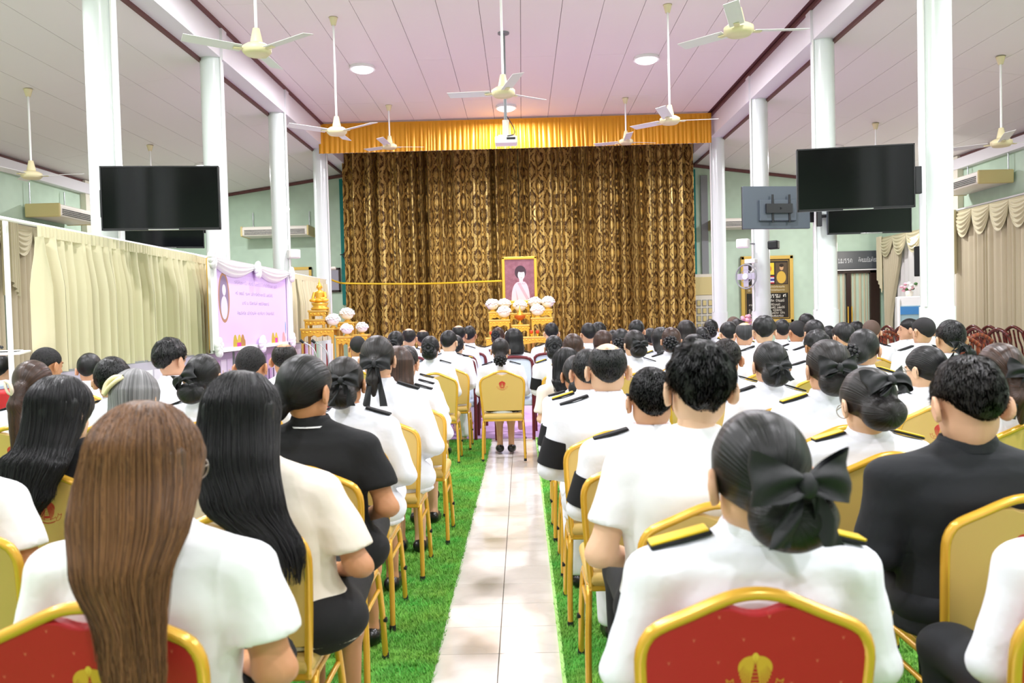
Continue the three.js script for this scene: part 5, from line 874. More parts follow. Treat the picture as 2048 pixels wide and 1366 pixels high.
// ---- materials of people
const hairMat = (c, rough = 0.36) => mat(c, rough, 0, { map: strandMap, bumpMap: strandBump, bumpScale: 0.0016, specularIntensity: 0.8 });
const HM = { tip: mat(0x0d0d10, 0.62), tipDark: mat(0x18110f, 0.62), black: hairMat(0x121216, 0.4), dark: hairMat(0x241a17, 0.42), brown: hairMat(0x936640, 0.42), auburn: hairMat(0x5a3a2a), grey: hairMat(0xb9b8ba, 0.5), greyish: hairMat(0x55565a, 0.5), crop: mat(0x151315, 0.75), cropBrown: mat(0x57443a, 0.75) };
const LOCKS = { brown: [mat(0x6e4a2c, 0.42), mat(0x855c38, 0.4), mat(0x583b24, 0.42)], black: [mat(0x0b0b0e, 0.38), mat(0x131216, 0.38), mat(0x0f0c0d, 0.38)] };
const SKIN = [mat(0xd8a888, 0.5, 0, { vertexColors: true }), mat(0xc48c66, 0.5, 0, { vertexColors: true }), mat(0xe6bc9c, 0.5, 0, { vertexColors: true })];
const fb = rep(clothBump, 2.2, 2.2);
const cloth = (c, rough = 0.75, o = {}) => mat(c, rough, 0, { bumpMap: fb, bumpScale: 0.0022, ...o });
const CM = { white: cloth(0xedeff9), tee: cloth(0xf1f2f6), creamBlouse: cloth(0xeadfd2), black: cloth(0x0c0d11, 0.85), suit: cloth(0x11141a, 0.8), skirtBlack: cloth(0x0c0c10, 0.85), print: cloth(0xdfe3ea), bluish: cloth(0xd3deee) };
const OM = { board: mat(0x0c0c10, 0.8), goldCloth: mat(0xe6c22c, 0.4, 0.3), bow: mat(0x0e1014, 0.6, 0, { sheen: 0.15 }), net: mat(0x0d0d12, 0.5), sequin: mat(0x2a2b33, 0.15, 0.6), clip: mat(0xe9dfb0, 0.35), shell: mat(0xd8c7b4, 0.4), shoe: mat(0x141316, 0.3), tan: mat(0x8b5e3c, 0.5), wire: mat(0x9a948c, 0.3, 0.8), stripe: mat(0xe8e8e8, 0.7), band: mat(0x0b0b10, 0.9) };
// ---- the seated person
const canon = {
  body: (sex, c) => memo('b' + sex + c, () => surfaceNets([-0.33, -0.01, -0.56, 0.33, 1.2, 0.2], c, bodyField(sex))),
  top: (sex, kind, c, sd) => memo('t' + sex + kind + c + sd, () => surfaceNets([-0.36, 0.4, -0.34, 0.36, 1.13, 0.2], c, topField(sex, kind, sd))),
  bottom: (kind, c) => memo('l' + kind + c, () => surfaceNets([-0.26, 0.0, -0.56, 0.26, 0.68, 0.2], c, bottomField(kind))),
  shoes: (sex, c) => memo('s' + sex + c, () => surfaceNets([-0.18, -0.02, -0.62, 0.18, 0.12, -0.3], c, shoeField(sex === 'm' ? 1 : 0.58))),
};
const SHOULDER = {}; for (const sex of ['m', 'f']) { const f = topField(sex, 'uniform', 0); SHOULDER[sex] = x => { let y = 1.15; while (y > 0.8 && f(x, y, 0) > 0) y -= 0.003; return y; }; }
function warpFn(P) { return (x, y, z) => { const t = Math.max(0, (y - 0.5) / 0.69); return [x * P.w + P.dx * t, y > 0.46 ? 0.46 + (y - 0.46) * P.s : y, z + 0.06 + (0.07 - P.fwd) * t]; }; }
function warp(g, P) { g = g.clone(); const f = warpFn(P), p = g.attributes.position; for (let i = 0; i < p.count; i++) { const q = f(p.getX(i), p.getY(i), p.getZ(i)); p.setXYZ(i, ...q); } g.computeVertexNormals(); return g; }
const faceColors = g => { const p = g.attributes.position, c = new Float32Array(p.count * 3); for (let i = 0; i < p.count; i++) { const x = Math.abs(p.getX(i)), y = p.getY(i), z = p.getZ(i); let k = [1, 1, 1]; if (z < -0.07) { if (Math.hypot((x - 0.031) / 1.5, y - 0.006) < 0.008) k = [0.12, 0.1, 0.1]; if (Math.abs(y - 0.03 + (x - 0.03) * (x - 0.03) * 6) < 0.004 && x > 0.013 && x < 0.052) k = [0.15, 0.12, 0.12]; if (x < 0.022 && Math.abs(y + 0.058) < 0.007) k = [0.85, 0.5, 0.5]; } c.set(k, 3 * i); } return c; };
function person(o) {
  const sex = o.sex ?? 'm', near = o.d < 3.4, mid = o.d < 6, cell = near ? 0.011 : mid ? 0.016 : 0.024;
  const hd = o.d + (o.fwd ?? 0), h = at(o.px, o.py + 38 / hd, hd), bx0 = at(o.bpx ?? o.px, 720, o.d).x, X0 = bx0, Z0 = -(o.d + 0.13);
  SEATED.push([X0, o.d]); const P = { dx: h.x - X0, s: (h.y - 0.013 - 0.46) / 0.73, fwd: o.fwd ?? 0, w: o.w ?? 1 };
  const g = thing('person', o.label, 'person', [X0, 0.013, Z0], 0, o.group), sk = SKIN[o.skin ?? 0], kind = o.top ?? 'uniform';
  const cm = CM[o.cm ?? (kind === 'uniform' ? 'white' : 'tee')], f = warpFn(P), hs = o.hs ?? (sex === 'm' ? 1.06 : 1.03);
  const HC = V(h.x - X0, h.y - 0.013, h.z - Z0), rot = new THREE.Euler(-(o.pitch ?? 0.14), o.yaw ?? 0, o.roll ?? 0, 'YXZ');
  const HMx = new THREE.Matrix4().compose(HC, new THREE.Quaternion().setFromEuler(rot), V(hs, hs, hs));
  // body: head, trunk, arms and legs in one mesh
  const A = ARM[sex], hands = [];
  for (const s of [-1, 1]) { const w = f(...mir(A.w, s)), e = f(...mir(A.e, s)); const dir = V(w[0] - e[0], w[1] - e[1], w[2] - e[2]).normalize(); const hg = handG(near).clone(); if (s < 0) { hg.scale(-1, 1, 1); const ix = hg.index; for (let i = 0; i < ix.count; i += 3) { const a = ix.getX(i); ix.setX(i, ix.getX(i + 1)); ix.setX(i + 1, a); } } hg.applyQuaternion(new THREE.Quaternion().setFromUnitVectors(V(0, 0, -1), dir)).translate(...w); hands.push(hg); }
  const headg = headG(o.d < 2.6 ? 0.0045 : mid ? 0.007 : 0.011), hc = faceColors(headg);
  const pieces = [warp(canon.body(sex, cell), P), ...hands, headg.clone().applyMatrix4(HMx)].map(q => { const r = q.clone(); r.computeVertexNormals(); r.setAttribute('color', new THREE.BufferAttribute(q.attributes.position.count === headg.attributes.position.count && q === q ? new Float32Array(q.attributes.position.count * 3).fill(1) : new Float32Array(q.attributes.position.count * 3).fill(1), 3)); return r; });
  pieces[pieces.length - 1].setAttribute('color', new THREE.BufferAttribute(hc, 3));
  part('body', mergeGeometries(pieces), sk, g);
  const topName = { uniform: 'uniform_jacket', tee: 'shirt', polo: 'polo_shirt', blouse: 'blouse', suit: 'suit_jacket' }[kind];
  const top = part(topName, warp(canon.top(sex, kind, cell, (o.sd ?? 0) % 3), P), cm, g);
  if (kind !== 'tee' && kind !== 'blouse') { const r = sex === 'm' ? 0.066 : 0.061; const ring = lathe([[r + 0.012, 1.05], [r + 0.004, 1.085], [r - 0.001, 1.098], [r - 0.006, 1.085], [r - 0.004, 1.05]], 26).translate(0, 0, -0.006); part('collar', warp(ring, P), cm, top); if (kind === 'polo') part('collar_stripe', warp(lathe([[r + 0.0155, 1.052], [r + 0.0135, 1.058], [r + 0.011, 1.052]], 26).translate(0, 0, -0.006), P), OM.stripe, top, null, 'thin white collar stripe'); }
  if (kind === 'uniform' && o.ep !== 0) for (const s of [-1, 1]) {
    const x0 = 0.082, x1 = sex === 'm' ? 0.205 : 0.19, y0 = SHOULDER[sex](x0) + 0.006, y1 = SHOULDER[sex](x1) + 0.008, L = Math.hypot(x1 - x0, y1 - y0), a = Math.atan2(y1 - y0, x1 - x0);
    const mk = (w, t, dp, dy) => { const q = new RoundedBoxGeometry(w, t, dp, 2, t * 0.45).translate(0, dy, 0).rotateZ(a).translate((x0 + x1) / 2, (y0 + y1) / 2, 0); if (s < 0) q.rotateY(Math.PI); return warp(q, P); };
    const b = part('epaulette', mk(L, 0.010, 0.052, 0), OM.board, top, null, o.gold ? 'black shoulder board with gold top' : 'black shoulder board'); if (o.gold) part('gold_top', mk(L - 0.006, 0.008, 0.046, 0.008), OM.goldCloth, b);
  }
  if (o.band) { const s = -1, S = mir(A.s, s), E = mir(A.e, s), q = t => f(...S.map((c, i) => c + (E[i] - c) * t)); const a = q(0.42), b = q(0.92); part('armband', bar(a, b, 0.066, 18, 0.068), OM.band, top, null, 'black mourning armband'); }
  const bk = o.bottom ?? (sex === 'm' ? 'trousers' : 'skirt');
  part(bk, warp(canon.bottom(bk, cell), P), CM[o.bm ?? 'white'], g);
  if (mid || o.shoes) part('shoes', warp(canon.shoes(sex, 0.012), P), OM.shoe, g);
  // hair and what is pinned into it
  if (o.hair) {
    const st = o.hair, ho = { ...(o.ho ?? {}) }; if (st === 'short' || st === 'fluffy') ho.sd = (o.sd ?? 0) % 4; const hcell = o.d < 2.6 ? 0.0048 : near ? 0.006 : mid ? 0.0075 : 0.011;
    const hm = HM[o.hc ?? 'black'], hg = hairG(st, ho, hcell).clone().applyMatrix4(HMx); hg.computeVertexNormals();
    const geos = [hg]; const fz = { short: 1, fluffy: 1.25, bald: 0.7, crew: 0.45 }[st]; const hair = part('hair', geos, hm, g); if (fz && o.d < 6) part('hair_tips', fuzz(st, ho, o.d < 3.4 ? 8000 : 2200, fz, 5 + (o.px | 0)).applyMatrix4(HMx), HM[(o.hc ?? 'black') === 'dark' ? 'tipDark' : 'tip'], hair);
    if (o.strands) (LOCKS[o.hc ?? 'black'] ?? LOCKS.black).forEach((m, k) => part('hair_locks', strands(ho, o.strands, 77 + (o.px | 0) + 31 * k).applyMatrix4(HMx), m, hair));
    const orn = (name, geo, m, p, r = [0, 0, 0], label, sc = 1) => { const q = geo.clone().applyMatrix4(new THREE.Matrix4().compose(V(...p), new THREE.Quaternion().setFromEuler(new THREE.Euler(...r)), V(sc, sc, sc))).applyMatrix4(HMx); part(name, q, m, hair, null, label); };
    for (const [name, ...a] of o.orn ?? []) {
      if (name === 'bow') orn('hair_bow', bowG(a[0], a[1]), OM.bow, a[2], a[3], 'black fabric bow');
      if (name === 'net') orn('hair_net', netG, OM.net, a[0], a[1], 'black bun net', a[2] ?? 1);
      if (name === 'sequins') { orn('hair_net', netG, OM.net, a[0], a[1], 'black sequined scrunchie', 1.05); orn('sequins', sequinG, OM.sequin, a[0], a[1], null, 1.08); }
      if (name === 'flower') orn('hair_flower', flowerG, OM.bow, a[0], a[1], 'black fabric flower', a[2] ?? 1);
      if (name === 'claw') orn('hair_clip', clawG, a[3] ?? OM.clip, a[0], a[1], 'cream hair clip', a[2] ?? 1);
    }
  }
  if (o.glasses) part('glasses', glassesG.clone().applyMatrix4(HMx), OM.wire, g);
  if (o.chair !== null) { const kindC = o.chair ?? 'yellow', cx = o.cpx !== undefined ? at(o.cpx, 800, o.d - 0.13).x : X0; if (kindC === 'wood') seatWood(cx, Z0); else placeChair(kindC, cx, Z0, o.ct ?? 0, o.cl ?? 'yellow banquet chair with gold frame in the middle rows', o.cg ?? 'yellow banquet chairs of the middle rows'); }
  return g;
}
let vip = null; const SEATED = [];
function seatWood(x, z) {
  const lab = 'dark red framed chair under a front row official', grp = 'dark red chairs of the front rows';
  if (!vip) { vip = thing('armchair', lab, 'chair', [x, 0.013, z], 0, grp); const m = mat(0x641a22, 0.35);
    part('seat', rb(0.46, 0.08, 0.45, 0, 0.42, 0, 0.03, 3), CM.bluish, vip); part('backrest', rb(0.40, 0.42, 0.03, 0, 0.70, 0.25, 0.012).rotateX(0), CM.bluish, vip);
    part('back_frame', tube([[-0.21, 0.0, 0.24], [-0.215, 0.45, 0.24], [-0.22, 0.8, 0.262], [-0.19, 0.91, 0.27], [-0.08, 0.935, 0.272], [0.08, 0.935, 0.272], [0.19, 0.91, 0.27], [0.22, 0.8, 0.262], [0.215, 0.45, 0.24], [0.21, 0, 0.24]], 0.018, 60, 8), m, vip);
    for (const s of [-1, 1]) { part('armrest', tube([[s * 0.22, 0.66, 0.24], [s * 0.228, 0.67, 0.05], [s * 0.228, 0.64, -0.15], [s * 0.222, 0.55, -0.19]], 0.018, 20, 8), m, vip); part('leg', bar([s * 0.22, 0, -0.2], [s * 0.235, 0.58, -0.18], 0.016, 8, 0.018), m, vip); } }
  else copyOf(vip, [x, 0.013, z], 0);
}
// ------------------------------------------------------------------ who sits where (head pixel, row distance)
const R = k => 3.02 + 0.697 * k;
const B1 = t => ['bow', 1, t, [0, -0.01, 0.14], [0, 0, 0]];
const YL = 'yellow banquet chair with red crest ';
person({ px: 300, py: 925, d: R(-2), sex: 'f', bpx: 268, w: 1.12, top: 'tee', bottom: 'skirt', bm: 'skirtBlack', hair: 'long', hc: 'brown', ho: { len: 0.34, table: [[-0.34, 0.024, 0.014, 0.125, 0.058], [-0.25, 0.05, 0.024, 0.12, 0.045], [-0.16, 0.082, 0.04, 0.11, 0.016], [-0.075, 0.106, 0.06, 0.075, 0.008], [-0.01, 0.106, 0.09, 0.035, 0], [0.04, 0.095, 0.1, 0.018, 0]] }, strands: 620, glasses: true, yaw: -0.12, skin: 1, hs: 1.1, label: 'person with long straight brown hair in a white short-sleeved top on the red chair', chair: 'red', cpx: 150, cl: 'red banquet chair with gold crest under the brown-haired person', cg: 'red banquet chairs of the last row', pitch: 0.1 });
person({ px: 1518, py: 940, d: R(-2), sex: 'f', bpx: 1492, w: 1.12, hair: 'bun', ho: { bx: 0.03, by: -0.065, br: 0.075 }, orn: [['bow', 1.0, 0.09, [0.025, -0.015, 0.152], [0.1, 0.15, 0]]], gold: true, bm: 'skirtBlack', skin: 0, yaw: 0.02, hs: 1.1, label: 'person in gold-boarded white uniform with a huge black bow on the red chair', chair: 'red', cpx: 1505, cl: 'red banquet chair with gold crest under the person with the huge black bow', cg: 'red banquet chairs of the last row', pitch: 0.25 });
person({ px: 2265, py: 930, d: R(-2), sex: 'm', hair: 'short', top: 'uniform', ep: 0, bm: 'suit', label: 'person in white sleeves and dark trousers behind the black-suited man', chair: 'red', cpx: 2275, cl: 'red banquet chair beyond the black-suited man', cg: 'red banquet chairs of the last row' });
person({ px: 486, py: 828, d: R(-1), sex: 'f', bpx: 565, w: 1.05, top: 'blouse', cm: 'creamBlouse', bottom: 'skirt', bm: 'skirtBlack', hair: 'long', ho: { len: 0.35, table: [[-0.35, 0.022, 0.012, 0.12, 0.145], [-0.29, 0.06, 0.022, 0.115, 0.11], [-0.21, 0.095, 0.04, 0.105, 0.04], [-0.1, 0.106, 0.06, 0.075, 0.005], [-0.02, 0.1, 0.088, 0.035, 0], [0.04, 0.096, 0.1, 0.018, 0]] }, strands: 420, label: 'person with long black hair in a cream blouse and black skirt', cpx: 445, cl: YL + 'behind the person in the cream blouse', cg: 'yellow chairs of the row before the red ones', skin: 1, hs: 1.1 });
person({ px: -120, py: 850, d: R(-1), sex: 'f', w: 1.0, top: 'tee', bm: 'skirtBlack', hair: 'bob', label: 'person in a white short-sleeved shirt whose arm shows beside the yellow crest chair', cpx: -140, cl: YL + 'under the person beside the brown-haired one', cg: 'yellow chairs of the row before the red ones', skin: 1 });
person({ px: 1398, py: 764, d: R(-1), sex: 'm', bpx: 1358, top: 'tee', bm: 'suit', hair: 'fluffy', hs: 1.06, label: 'man with thick black hair in a white short-sleeved shirt and black trousers', cpx: 1437, cl: YL + 'between the thick-haired man and the huge bow', cg: 'yellow chairs of the row before the red ones', skin: 2, pitch: 0.1 });
person({ px: 1936, py: 797, d: R(-1), sex: 'm', bpx: 1962, w: 1.14, top: 'suit', cm: 'suit', bm: 'suit', hair: 'short', hc: 'dark', hs: 1.12, label: 'man in a black suit jacket with bowed head', cpx: 2055, cl: YL + 'behind the man in the black suit', cg: 'yellow chairs of the row before the red ones', pitch: 0.35, skin: 0 });
// row 0
person({ px: 126, py: 818, d: R(0), sex: 'f', bpx: 110, w: 1.1, top: 'tee', cm: 'black', bm: 'skirtBlack', hair: 'long', ho: { len: 0.30, drift: -0.03, wide: 1.3 }, strands: 260, hs: 1.12, label: 'person with long loose black hair in black, behind the crest chair', cpx: 80, cl: YL + 'under the long black-haired person in black', cg: 'yellow chairs two rows before the red ones', yaw: -0.2, skin: 2 });
person({ px: 612, py: 772, d: R(0), sex: 'f', bpx: 640, w: 1.12, top: 'polo', cm: 'black', bm: 'skirtBlack', hair: 'bun', ho: { bx: -0.07, by: -0.045, br: 0.05 }, orn: [['sequins', [-0.1, -0.03, 0.085], [0, -0.7, 0]]], hs: 1.1, label: 'person in a black polo shirt with a sequined scrunchie round the bun', cpx: 594, cl: YL + 'under the person in the black polo shirt', cg: 'yellow chairs two rows before the red ones', yaw: -0.35, skin: 1 });
person({ px: 1303, py: 792, d: R(0), sex: 'm', bpx: 1300, w: 1.05, hair: 'short', band: true, hs: 1.0, label: 'man in white uniform with armband just before the thick-haired man', cpx: 1284, cl: YL + 'half covered by the thick-haired man', cg: 'yellow chairs two rows before the red ones', skin: 0 });
person({ px: 1735, py: 800, d: R(0), sex: 'f', bpx: 1745, w: 1.05, gold: true, hair: 'bun', hc: 'dark', ho: { by: -0.04, br: 0.074 }, orn: [['bow', 0.95, 0.04, [0.015, 0.05, 0.128], [-0.4, 0.1, 0.15]]], glasses: true, hs: 1.1, label: 'person with glasses, dark brown hair and a ragged black bow in gold-boarded uniform', cpx: 1784, cl: YL + 'touching the sleeve of the black-suited man', cg: 'yellow chairs two rows before the red ones', pitch: 0.3, yaw: 0.1, skin: 2 });
// row 1
person({ px: 272, py: 790, d: R(1), sex: 'f', top: 'tee', hair: 'bob', hc: 'grey', orn: [['claw', [-0.05, 0.06, 0.095], [-0.5, -0.4, 0.5], 1.0]], hs: 1.08, label: 'grey-haired person with a cream clip in the hair', cpx: 262, cl: YL + 'under the grey-haired person', cg: 'yellow chairs three rows before the red ones', skin: 2 });
person({ px: 690, py: 760, d: R(1), sex: 'f', bpx: 712, hair: 'bun', hc: 'dark', orn: [['bow', 0.85, 0.1, [0.015, 0.01, 0.14], [0, 0, 0]]], label: 'person with a wide grey-black ribbon bow right beside the black polo shirt', cpx: 674, cl: YL + 'under the person with the wide ribbon bow', cg: 'yellow chairs three rows before the red ones', skin: 1, hs: 1.02 });
person({ px: 1215, py: 733, d: R(1), sex: 'm', bpx: 1208, w: 1.05, hair: 'bald', band: true, hs: 1.08, label: 'balding man in white uniform with a black armband beside the aisle', cpx: 1226, cl: YL + 'under the balding man with the armband', cg: 'yellow chairs three rows before the red ones', skin: 2, pitch: 0.1 });
person({ px: 1655, py: 731, d: R(1), sex: 'f', bpx: 1640, w: 1.05, gold: true, hair: 'bun', hc: 'dark', orn: [['bow', 0.88, 0.03, [-0.01, 0.0, 0.145], [0, 0, 0]]], label: 'person with a neat black bow and gold shoulder boards behind the bowed spectacled one', cpx: 1694, cl: YL + 'under the person with the neat black bow', cg: 'yellow chairs three rows before the red ones', hs: 1.1 });
person({ px: 1998, py: 738, d: R(1), sex: 'f', bpx: 2015, hair: 'pony', hc: 'auburn', ho: { len: 0.2 }, orn: [['bow', 0.9, 0.18, [0.03, -0.01, 0.145], [0, 0, -0.2]]], label: 'person with brown-tinted hair and a long black ribbon beyond the black-suited man', cpx: 2075, cl: YL + 'under the person with the long ribbon', cg: 'yellow chairs three rows before the red ones', hs: 1.08 });
// row 2
person({ px: 68, py: 762, d: R(2), sex: 'f', bpx: 40, hair: 'pony', hc: 'auburn', ho: { len: 0.33, bx: -0.01 }, orn: [['claw', [-0.03, -0.02, 0.15], [0, 0, -1.2], 0.8, OM.shell]], label: 'person with a long reddish-brown ponytail and pale clip', cpx: 20, cl: YL + 'under the ponytailed person', cg: 'yellow chairs in the middle of the hall', hs: 1.05 });
person({ px: 408, py: 748, d: R(2), sex: 'f', bpx: 415, hair: 'bun', ho: { bx: -0.035, by: -0.08 }, orn: [['bow', 0.9, 0.04, [-0.055, -0.01, 0.13], [0, -0.5, 0.4]]], label: 'person with a low bun and black side bow before the long-haired cream blouse', cpx: 400, cl: YL + 'under the person with the black side bow', cg: 'yellow chairs in the middle of the hall' });
person({ px: 756, py: 713, d: R(2), sex: 'f', bpx: 785, w: 1.05, hair: 'pony', hc: 'dark', ho: { len: 0.18 }, orn: [['bow', 0.9, 0.2, [0.01, -0.03, 0.15], [0, 0, 0]]], label: 'person with long hanging black chiffon ribbon tails at the aisle', cpx: 754, cl: YL + 'under the person with chiffon ribbon tails', cg: 'yellow chairs in the middle of the hall', hs: 1.05 });
person({ px: 1176, py: 740, d: R(2), sex: 'm', bpx: 1190, hair: 'short', gold: true, band: true, label: 'man in uniform mostly hidden by the balding man', cpx: 1198, cl: YL + 'in front of the balding man', cg: 'yellow chairs in the middle of the hall' });
person({ px: 1540, py: 724, d: R(2), sex: 'f', hair: 'bun', orn: [['bow', 0.72, 0.07, [0, -0.02, 0.155], [0, 0, 0.3]]], label: 'person with black hair and drooping ribbon behind the huge bow', cl: YL + 'under the person with the drooping ribbon', cg: 'yellow chairs in the middle of the hall', hs: 1.05 });
person({ px: 1850, py: 733, d: R(2), sex: 'f', bpx: 1858, hair: 'bun', ho: { bx: 0.05, by: -0.02 }, orn: [['flower', [0.035, 0.035, 0.125], [0, 0.3, 0], 2.2]], glasses: true, yaw: 0.45, label: 'person in profile with glasses and a black flower at the bun', cpx: 1882, cl: YL + 'in front of the black-suited man', cg: 'yellow chairs in the middle of the hall', skin: 2, hs: 1.05 });
// row 3
person({ px: 227, py: 755, d: R(2), hair: 'short', label: 'short-haired person in front of the grey-haired one', cl: YL + 'in front of the grey-haired person', cg: 'yellow chairs in the middle of the hall' });
person({ px: 341, py: 714, d: R(3), hair: 'fluffy', ho: {}, top: 'uniform', ep: 0, yaw: -0.35, label: 'tall man in a plain white shirt near the banner with face turned aside', cl: YL + 'under the tall man near the banner', cg: 'yellow chairs in the middle of the hall' });
person({ px: 503, py: 729, d: R(3), hair: 'crew', hc: 'crop', ep: 0, label: 'man with cropped black hair just below the banner', cl: YL + 'under the cropped man below the banner', cg: 'yellow chairs in the middle of the hall', hs: 1.12, skin: 1 });
person({ px: 797, py: 728, d: R(3), sex: 'f', bpx: 822, hair: 'bob', hc: 'auburn', label: 'person with brown bobbed hair beside the chiffon ribbon', cl: YL + 'at the aisle under the brown bob', cg: 'yellow chairs in the middle of the hall' });
person({ px: 1153, py: 745, d: R(3), sex: 'f', bpx: 1168, hair: 'low', orn: [['flower', [0.02, -0.08, 0.14], [0, 0, 0], 0.8]], label: 'dark-haired person squeezed between straight long hair and the balding man', cl: YL + 'on the aisle behind the straight-haired person', cg: 'yellow chairs in the middle of the hall', skin: 1 });
person({ px: 1452, py: 714, d: R(3), hair: 'short', hc: 'dark', label: 'man with brownish short hair just past the thick-haired man', cl: YL + 'under the brownish-haired man', cg: 'yellow chairs in the middle of the hall', skin: 1 });
person({ px: 1728, py: 694, d: R(3), sex: 'f', bpx: 1742, gold: true, hair: 'bun', ho: { bx: -0.04, by: -0.03 }, orn: [['net', [-0.055, -0.03, 0.12], [0, -0.4, 0], 0.9]], yaw: -0.5, label: 'person with netted bun and gold boards looking toward the swagged curtain', cl: YL + 'under the person with the netted bun', cg: 'yellow chairs in the middle of the hall', hs: 1.06 });
// row 4
person({ px: 95, py: 726, d: R(4), hair: 'crew', hc: 'crop', yaw: -0.3, label: 'short-cropped man close to the lectern and partition post', cl: YL + 'under the man close to the lectern', cg: 'yellow chairs in the middle of the hall', skin: 1, hs: 1.1 });
person({ px: 570, py: 716, d: R(4), hair: 'bald', hc: 'dark', ep: 0, label: 'man with thinning crown below the corner of the banner', cl: YL + 'under the man with the thinning crown', cg: 'yellow chairs in the middle of the hall', skin: 1 });
person({ px: 810, py: 725, d: R(4), sex: 'f', bpx: 826, hair: 'short', label: 'dark-haired person just behind the brown bob at the aisle', cl: YL + 'second at the aisle past the brown bob', cg: 'yellow chairs in the middle of the hall' });
person({ px: 1133, py: 727, d: R(4), sex: 'f', bpx: 1148, top: 'blouse', cm: 'creamBlouse', bm: 'white', hair: 'long', ho: { len: 0.2, drift: 0, wide: 1.1 }, strands: 60, label: 'person with straight shoulder-long black hair in an off-white blouse', cpx: 1162, cl: YL + 'under the person in the off-white blouse', cg: 'yellow chairs in the middle of the hall', skin: 2 });
person({ px: 1900, py: 674, d: R(4), hair: 'short', ep: 0, label: 'man with smooth black hair in front of the carved wooden chairs', cl: YL + 'under the smooth-haired man', cg: 'yellow chairs in the middle of the hall', hs: 1.12, skin: 0, pitch: 0.05 });
person({ px: 815, py: 718, d: R(5), sex: 'f', bpx: 832, hair: 'low', label: 'person hidden but for the shoulder behind the aisle bob', cl: YL + 'third at the aisle past the brown bob', cg: 'yellow chairs in the middle of the hall' });
// the row at the edge of the purple carpet
person({ px: 861, py: 694, d: R(7), sex: 'f', bpx: 866, hair: 'bun', orn: [['flower', [0, 0.0, 0.14], [0, 0, 0], 1.4]], label: 'person with a knotted flower bun on the aisle chair at the purple carpet', cpx: 870, cl: YL + 'on the turf at the edge of the purple carpet', cg: 'yellow chairs at the purple carpet', shoes: true });
person({ px: 1001, py: 698, d: 7.99, sex: 'f', bpx: 1005, hair: 'low', hc: 'dark', orn: [['net', [0, -0.09, 0.1], [0, 0, 0], 0.95]], label: 'person with low netted bun seated alone in the middle of the aisle', cpx: 1005, cl: YL + 'standing alone on the aisle tiles', cg: 'yellow chairs at the purple carpet', bm: 'skirtBlack', shoes: true });
person({ px: 1108, py: 693, d: R(7), sex: 'f', bpx: 1120, gold: true, band: true, hair: 'bun', orn: [['flower', [0, 0.0, 0.14], [0, 0, 0], 1.5]], label: 'person with a black flower bun and armband at the other side of the aisle', cpx: 1131, cl: YL + 'across the aisle at the purple carpet', cg: 'yellow chairs at the purple carpet' });
// farther rows: [px, head centre y, distance, sex, hair style, hair colour, ornament, options]
const FAR = [
  [1146, 693, 7.2, 'f', 'low', 'auburn'], [716, 693, 8.6, 'm', 'crew', 'crop'], [793, 682, 8.9, 'f', 'bun', 'black', 'bow'], [818, 674, 9.3, 'm', 'bald', 'dark'], [846, 676, 10.0, 'm', 'bald', 'black'], [898, 682, 8.7, 'm', 'short', 'black'],
  [917, 668, 10.0, 'm', 'bald', 'black'], [939, 669, 10.7, 'm', 'short', 'black'], [912, 690, 9.4, 'f', 'pony', 'black', 'bow'], [1027, 677, 9.4, 'f', 'bob', 'black'], [997, 670, 10.2, 'f', 'bun', 'auburn', 'flower'], [1103, 664, 9.4, 'm', 'short', 'black'],
  [1177, 666, 10.0, 'm', 'short', 'black'], [1197, 664, 9.3, 'm', 'fluffy', 'black'], [1206, 683, 8.6, 'f', 'bob', 'auburn'], [1227, 677, 9.3, 'f', 'bun', 'black', 'net'], [1243, 681, 8.6, 'f', 'bun', 'black', 'net'], [1268, 686, 7.2, 'f', 'bun', 'dark', 'bow'], [1273, 660, 10.0, 'm', 'short', 'black'],
  [1301, 675, 8.6, 'm', 'short', 'black'], [1322, 677, 9.3, 'f', 'long', 'black'], [1343, 678, 7.9, 'f', 'bun', 'auburn', 'net'], [1372, 661, 9.3, 'f', 'bob', 'dark'], [1402, 672, 8.6, 'f', 'bun', 'black', 'net'], [1422, 656, 10.0, 'f', 'bun', 'black', 'net'], [1387, 697, 6.5, 'm', 'short', 'black'],
  [1457, 665, 8.6, 'm', 'short', 'black'], [1489, 667, 7.9, 'm', 'bald', 'greyish'], [1466, 649, 10.7, 'm', 'crew', 'cropBrown'], [1528, 659, 7.2, 'm', 'fluffy', 'black'], [1563, 659, 9.3, 'm', 'short', 'black'], [1594, 662, 8.6, 'm', 'crew', 'crop'], [1613, 645, 10.7, 'f', 'bob', 'black'],
  [1627, 663, 7.9, 'f', 'bun', 'black'], [1633, 690, 6.5, 'm', 'fluffy', 'black'], [1658, 672, 9.3, 'm', 'short', 'black'], [1686, 671, 7.9, 'm', 'short', 'black'], [1712, 661, 10.0, 'm', 'short', 'black'], [1742, 661, 8.6, 'm', 'crew', 'cropBrown'], [1846, 660, 7.2, 'm', 'crew', 'crop'], [1475, 656, 10.0, 'm', 'short', 'dark'], [5, 737, 7.2, 'm', 'short', 'black'], [180, 735, 6.5, 'm', 'short', 'black'],
];
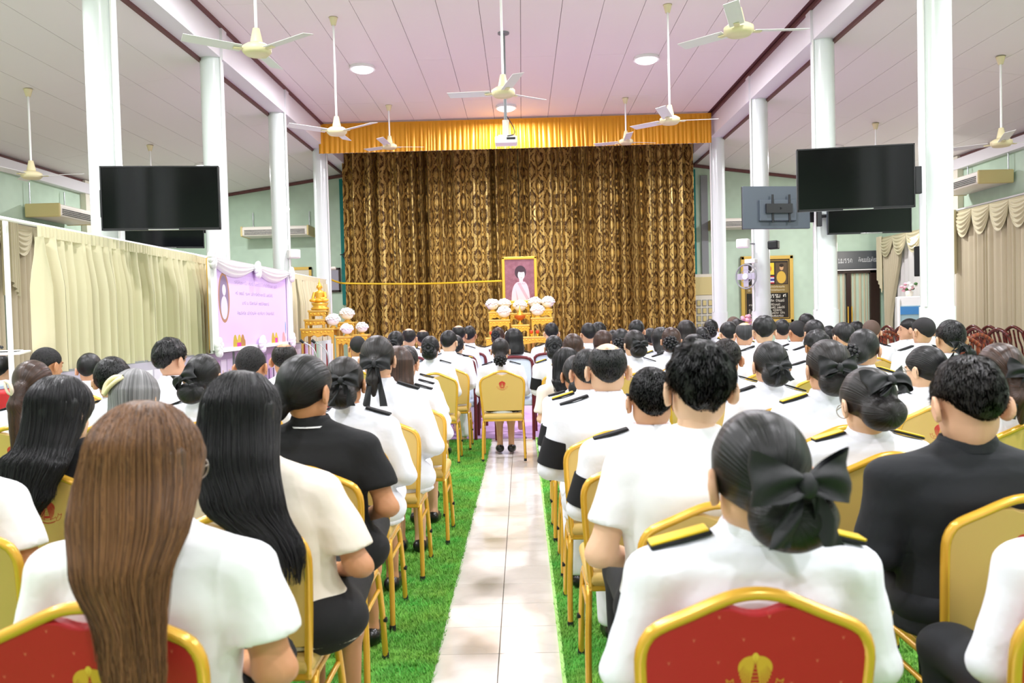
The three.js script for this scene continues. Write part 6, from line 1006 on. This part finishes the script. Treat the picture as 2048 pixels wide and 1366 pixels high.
const rows = {}; for (const [i, [x, d]] of SEATED.entries()) rows['n' + i] = [x, d];
const HAIRW = { short: 'short', fluffy: 'thick', crew: 'cropped', bald: 'thinning', bob: 'bobbed', long: 'long', low: 'low-bun', bun: 'pinned-up', pony: 'tied' }, HAIRC = { black: 'black', dark: 'dark brown', auburn: 'brown', crop: 'black', cropBrown: 'light brown', greyish: 'greying' }, ORNW = { bow: ' with a black bow', net: ' with a netted bun', flower: ' with a hair flower' };
FAR.forEach(([px, py, d, sex, st, hc, orn], i) => {
  const x = dd => at(px, py, dd).x; let best = d;
  for (const q of [0, 0.35, -0.35, 0.7, -0.7, 1.05, 1.4]) { const dd = d + q; if (!Object.values(rows).some(([X, D]) => Math.abs(X - x(dd)) < 0.5 && Math.abs(D - dd) < 0.62)) { best = dd; break; } }
  rows[i] = [x(best), best];
  const front = best > 8.9, lab = `person in uniform with ${HAIRW[st]} ${HAIRC[hc]} hair${ORNW[orn] ?? ''} ${front ? 'in the front rows' : 'behind the purple carpet'}`;
  const o = { bow: [['bow', 0.78, 0.06, [0, 0.0, 0.14], [0, 0, 0]]], net: [['net', [0, -0.03, 0.125], [0, 0, 0], 1]], flower: [['flower', [0, 0, 0.14], [0, 0, 0], 1.3]] }[orn];
  person({ px, py, d: best, sex, hair: st, hc, orn: o, ho: st === 'long' ? { len: 0.22 } : st === 'pony' ? { len: 0.22 } : undefined, label: lab, group: 'officials: ' + lab.slice(23), sd: i, yaw: 0.25 * Math.sin(i * 2.3), skin: i % 3, gold: i % 4 === 0, hs: 1.08, chair: front && Math.abs(x(best)) < 2.4 ? 'wood' : 'yellow', cl: 'yellow banquet chair standing among the far rows', cg: 'yellow chairs of the far rows' });
});
person({ px: 1817, py: 657, d: 9.6, hair: 'short', ep: 0, top: 'tee', cm: 'print', yaw: 1.3, label: 'man in a pale printed shirt turned in profile beside the first column', cl: 'yellow banquet chair under the man turned in profile', cg: 'yellow chairs of the far rows', hs: 1.1, pitch: 0 });
renderer.render(scene, camera);
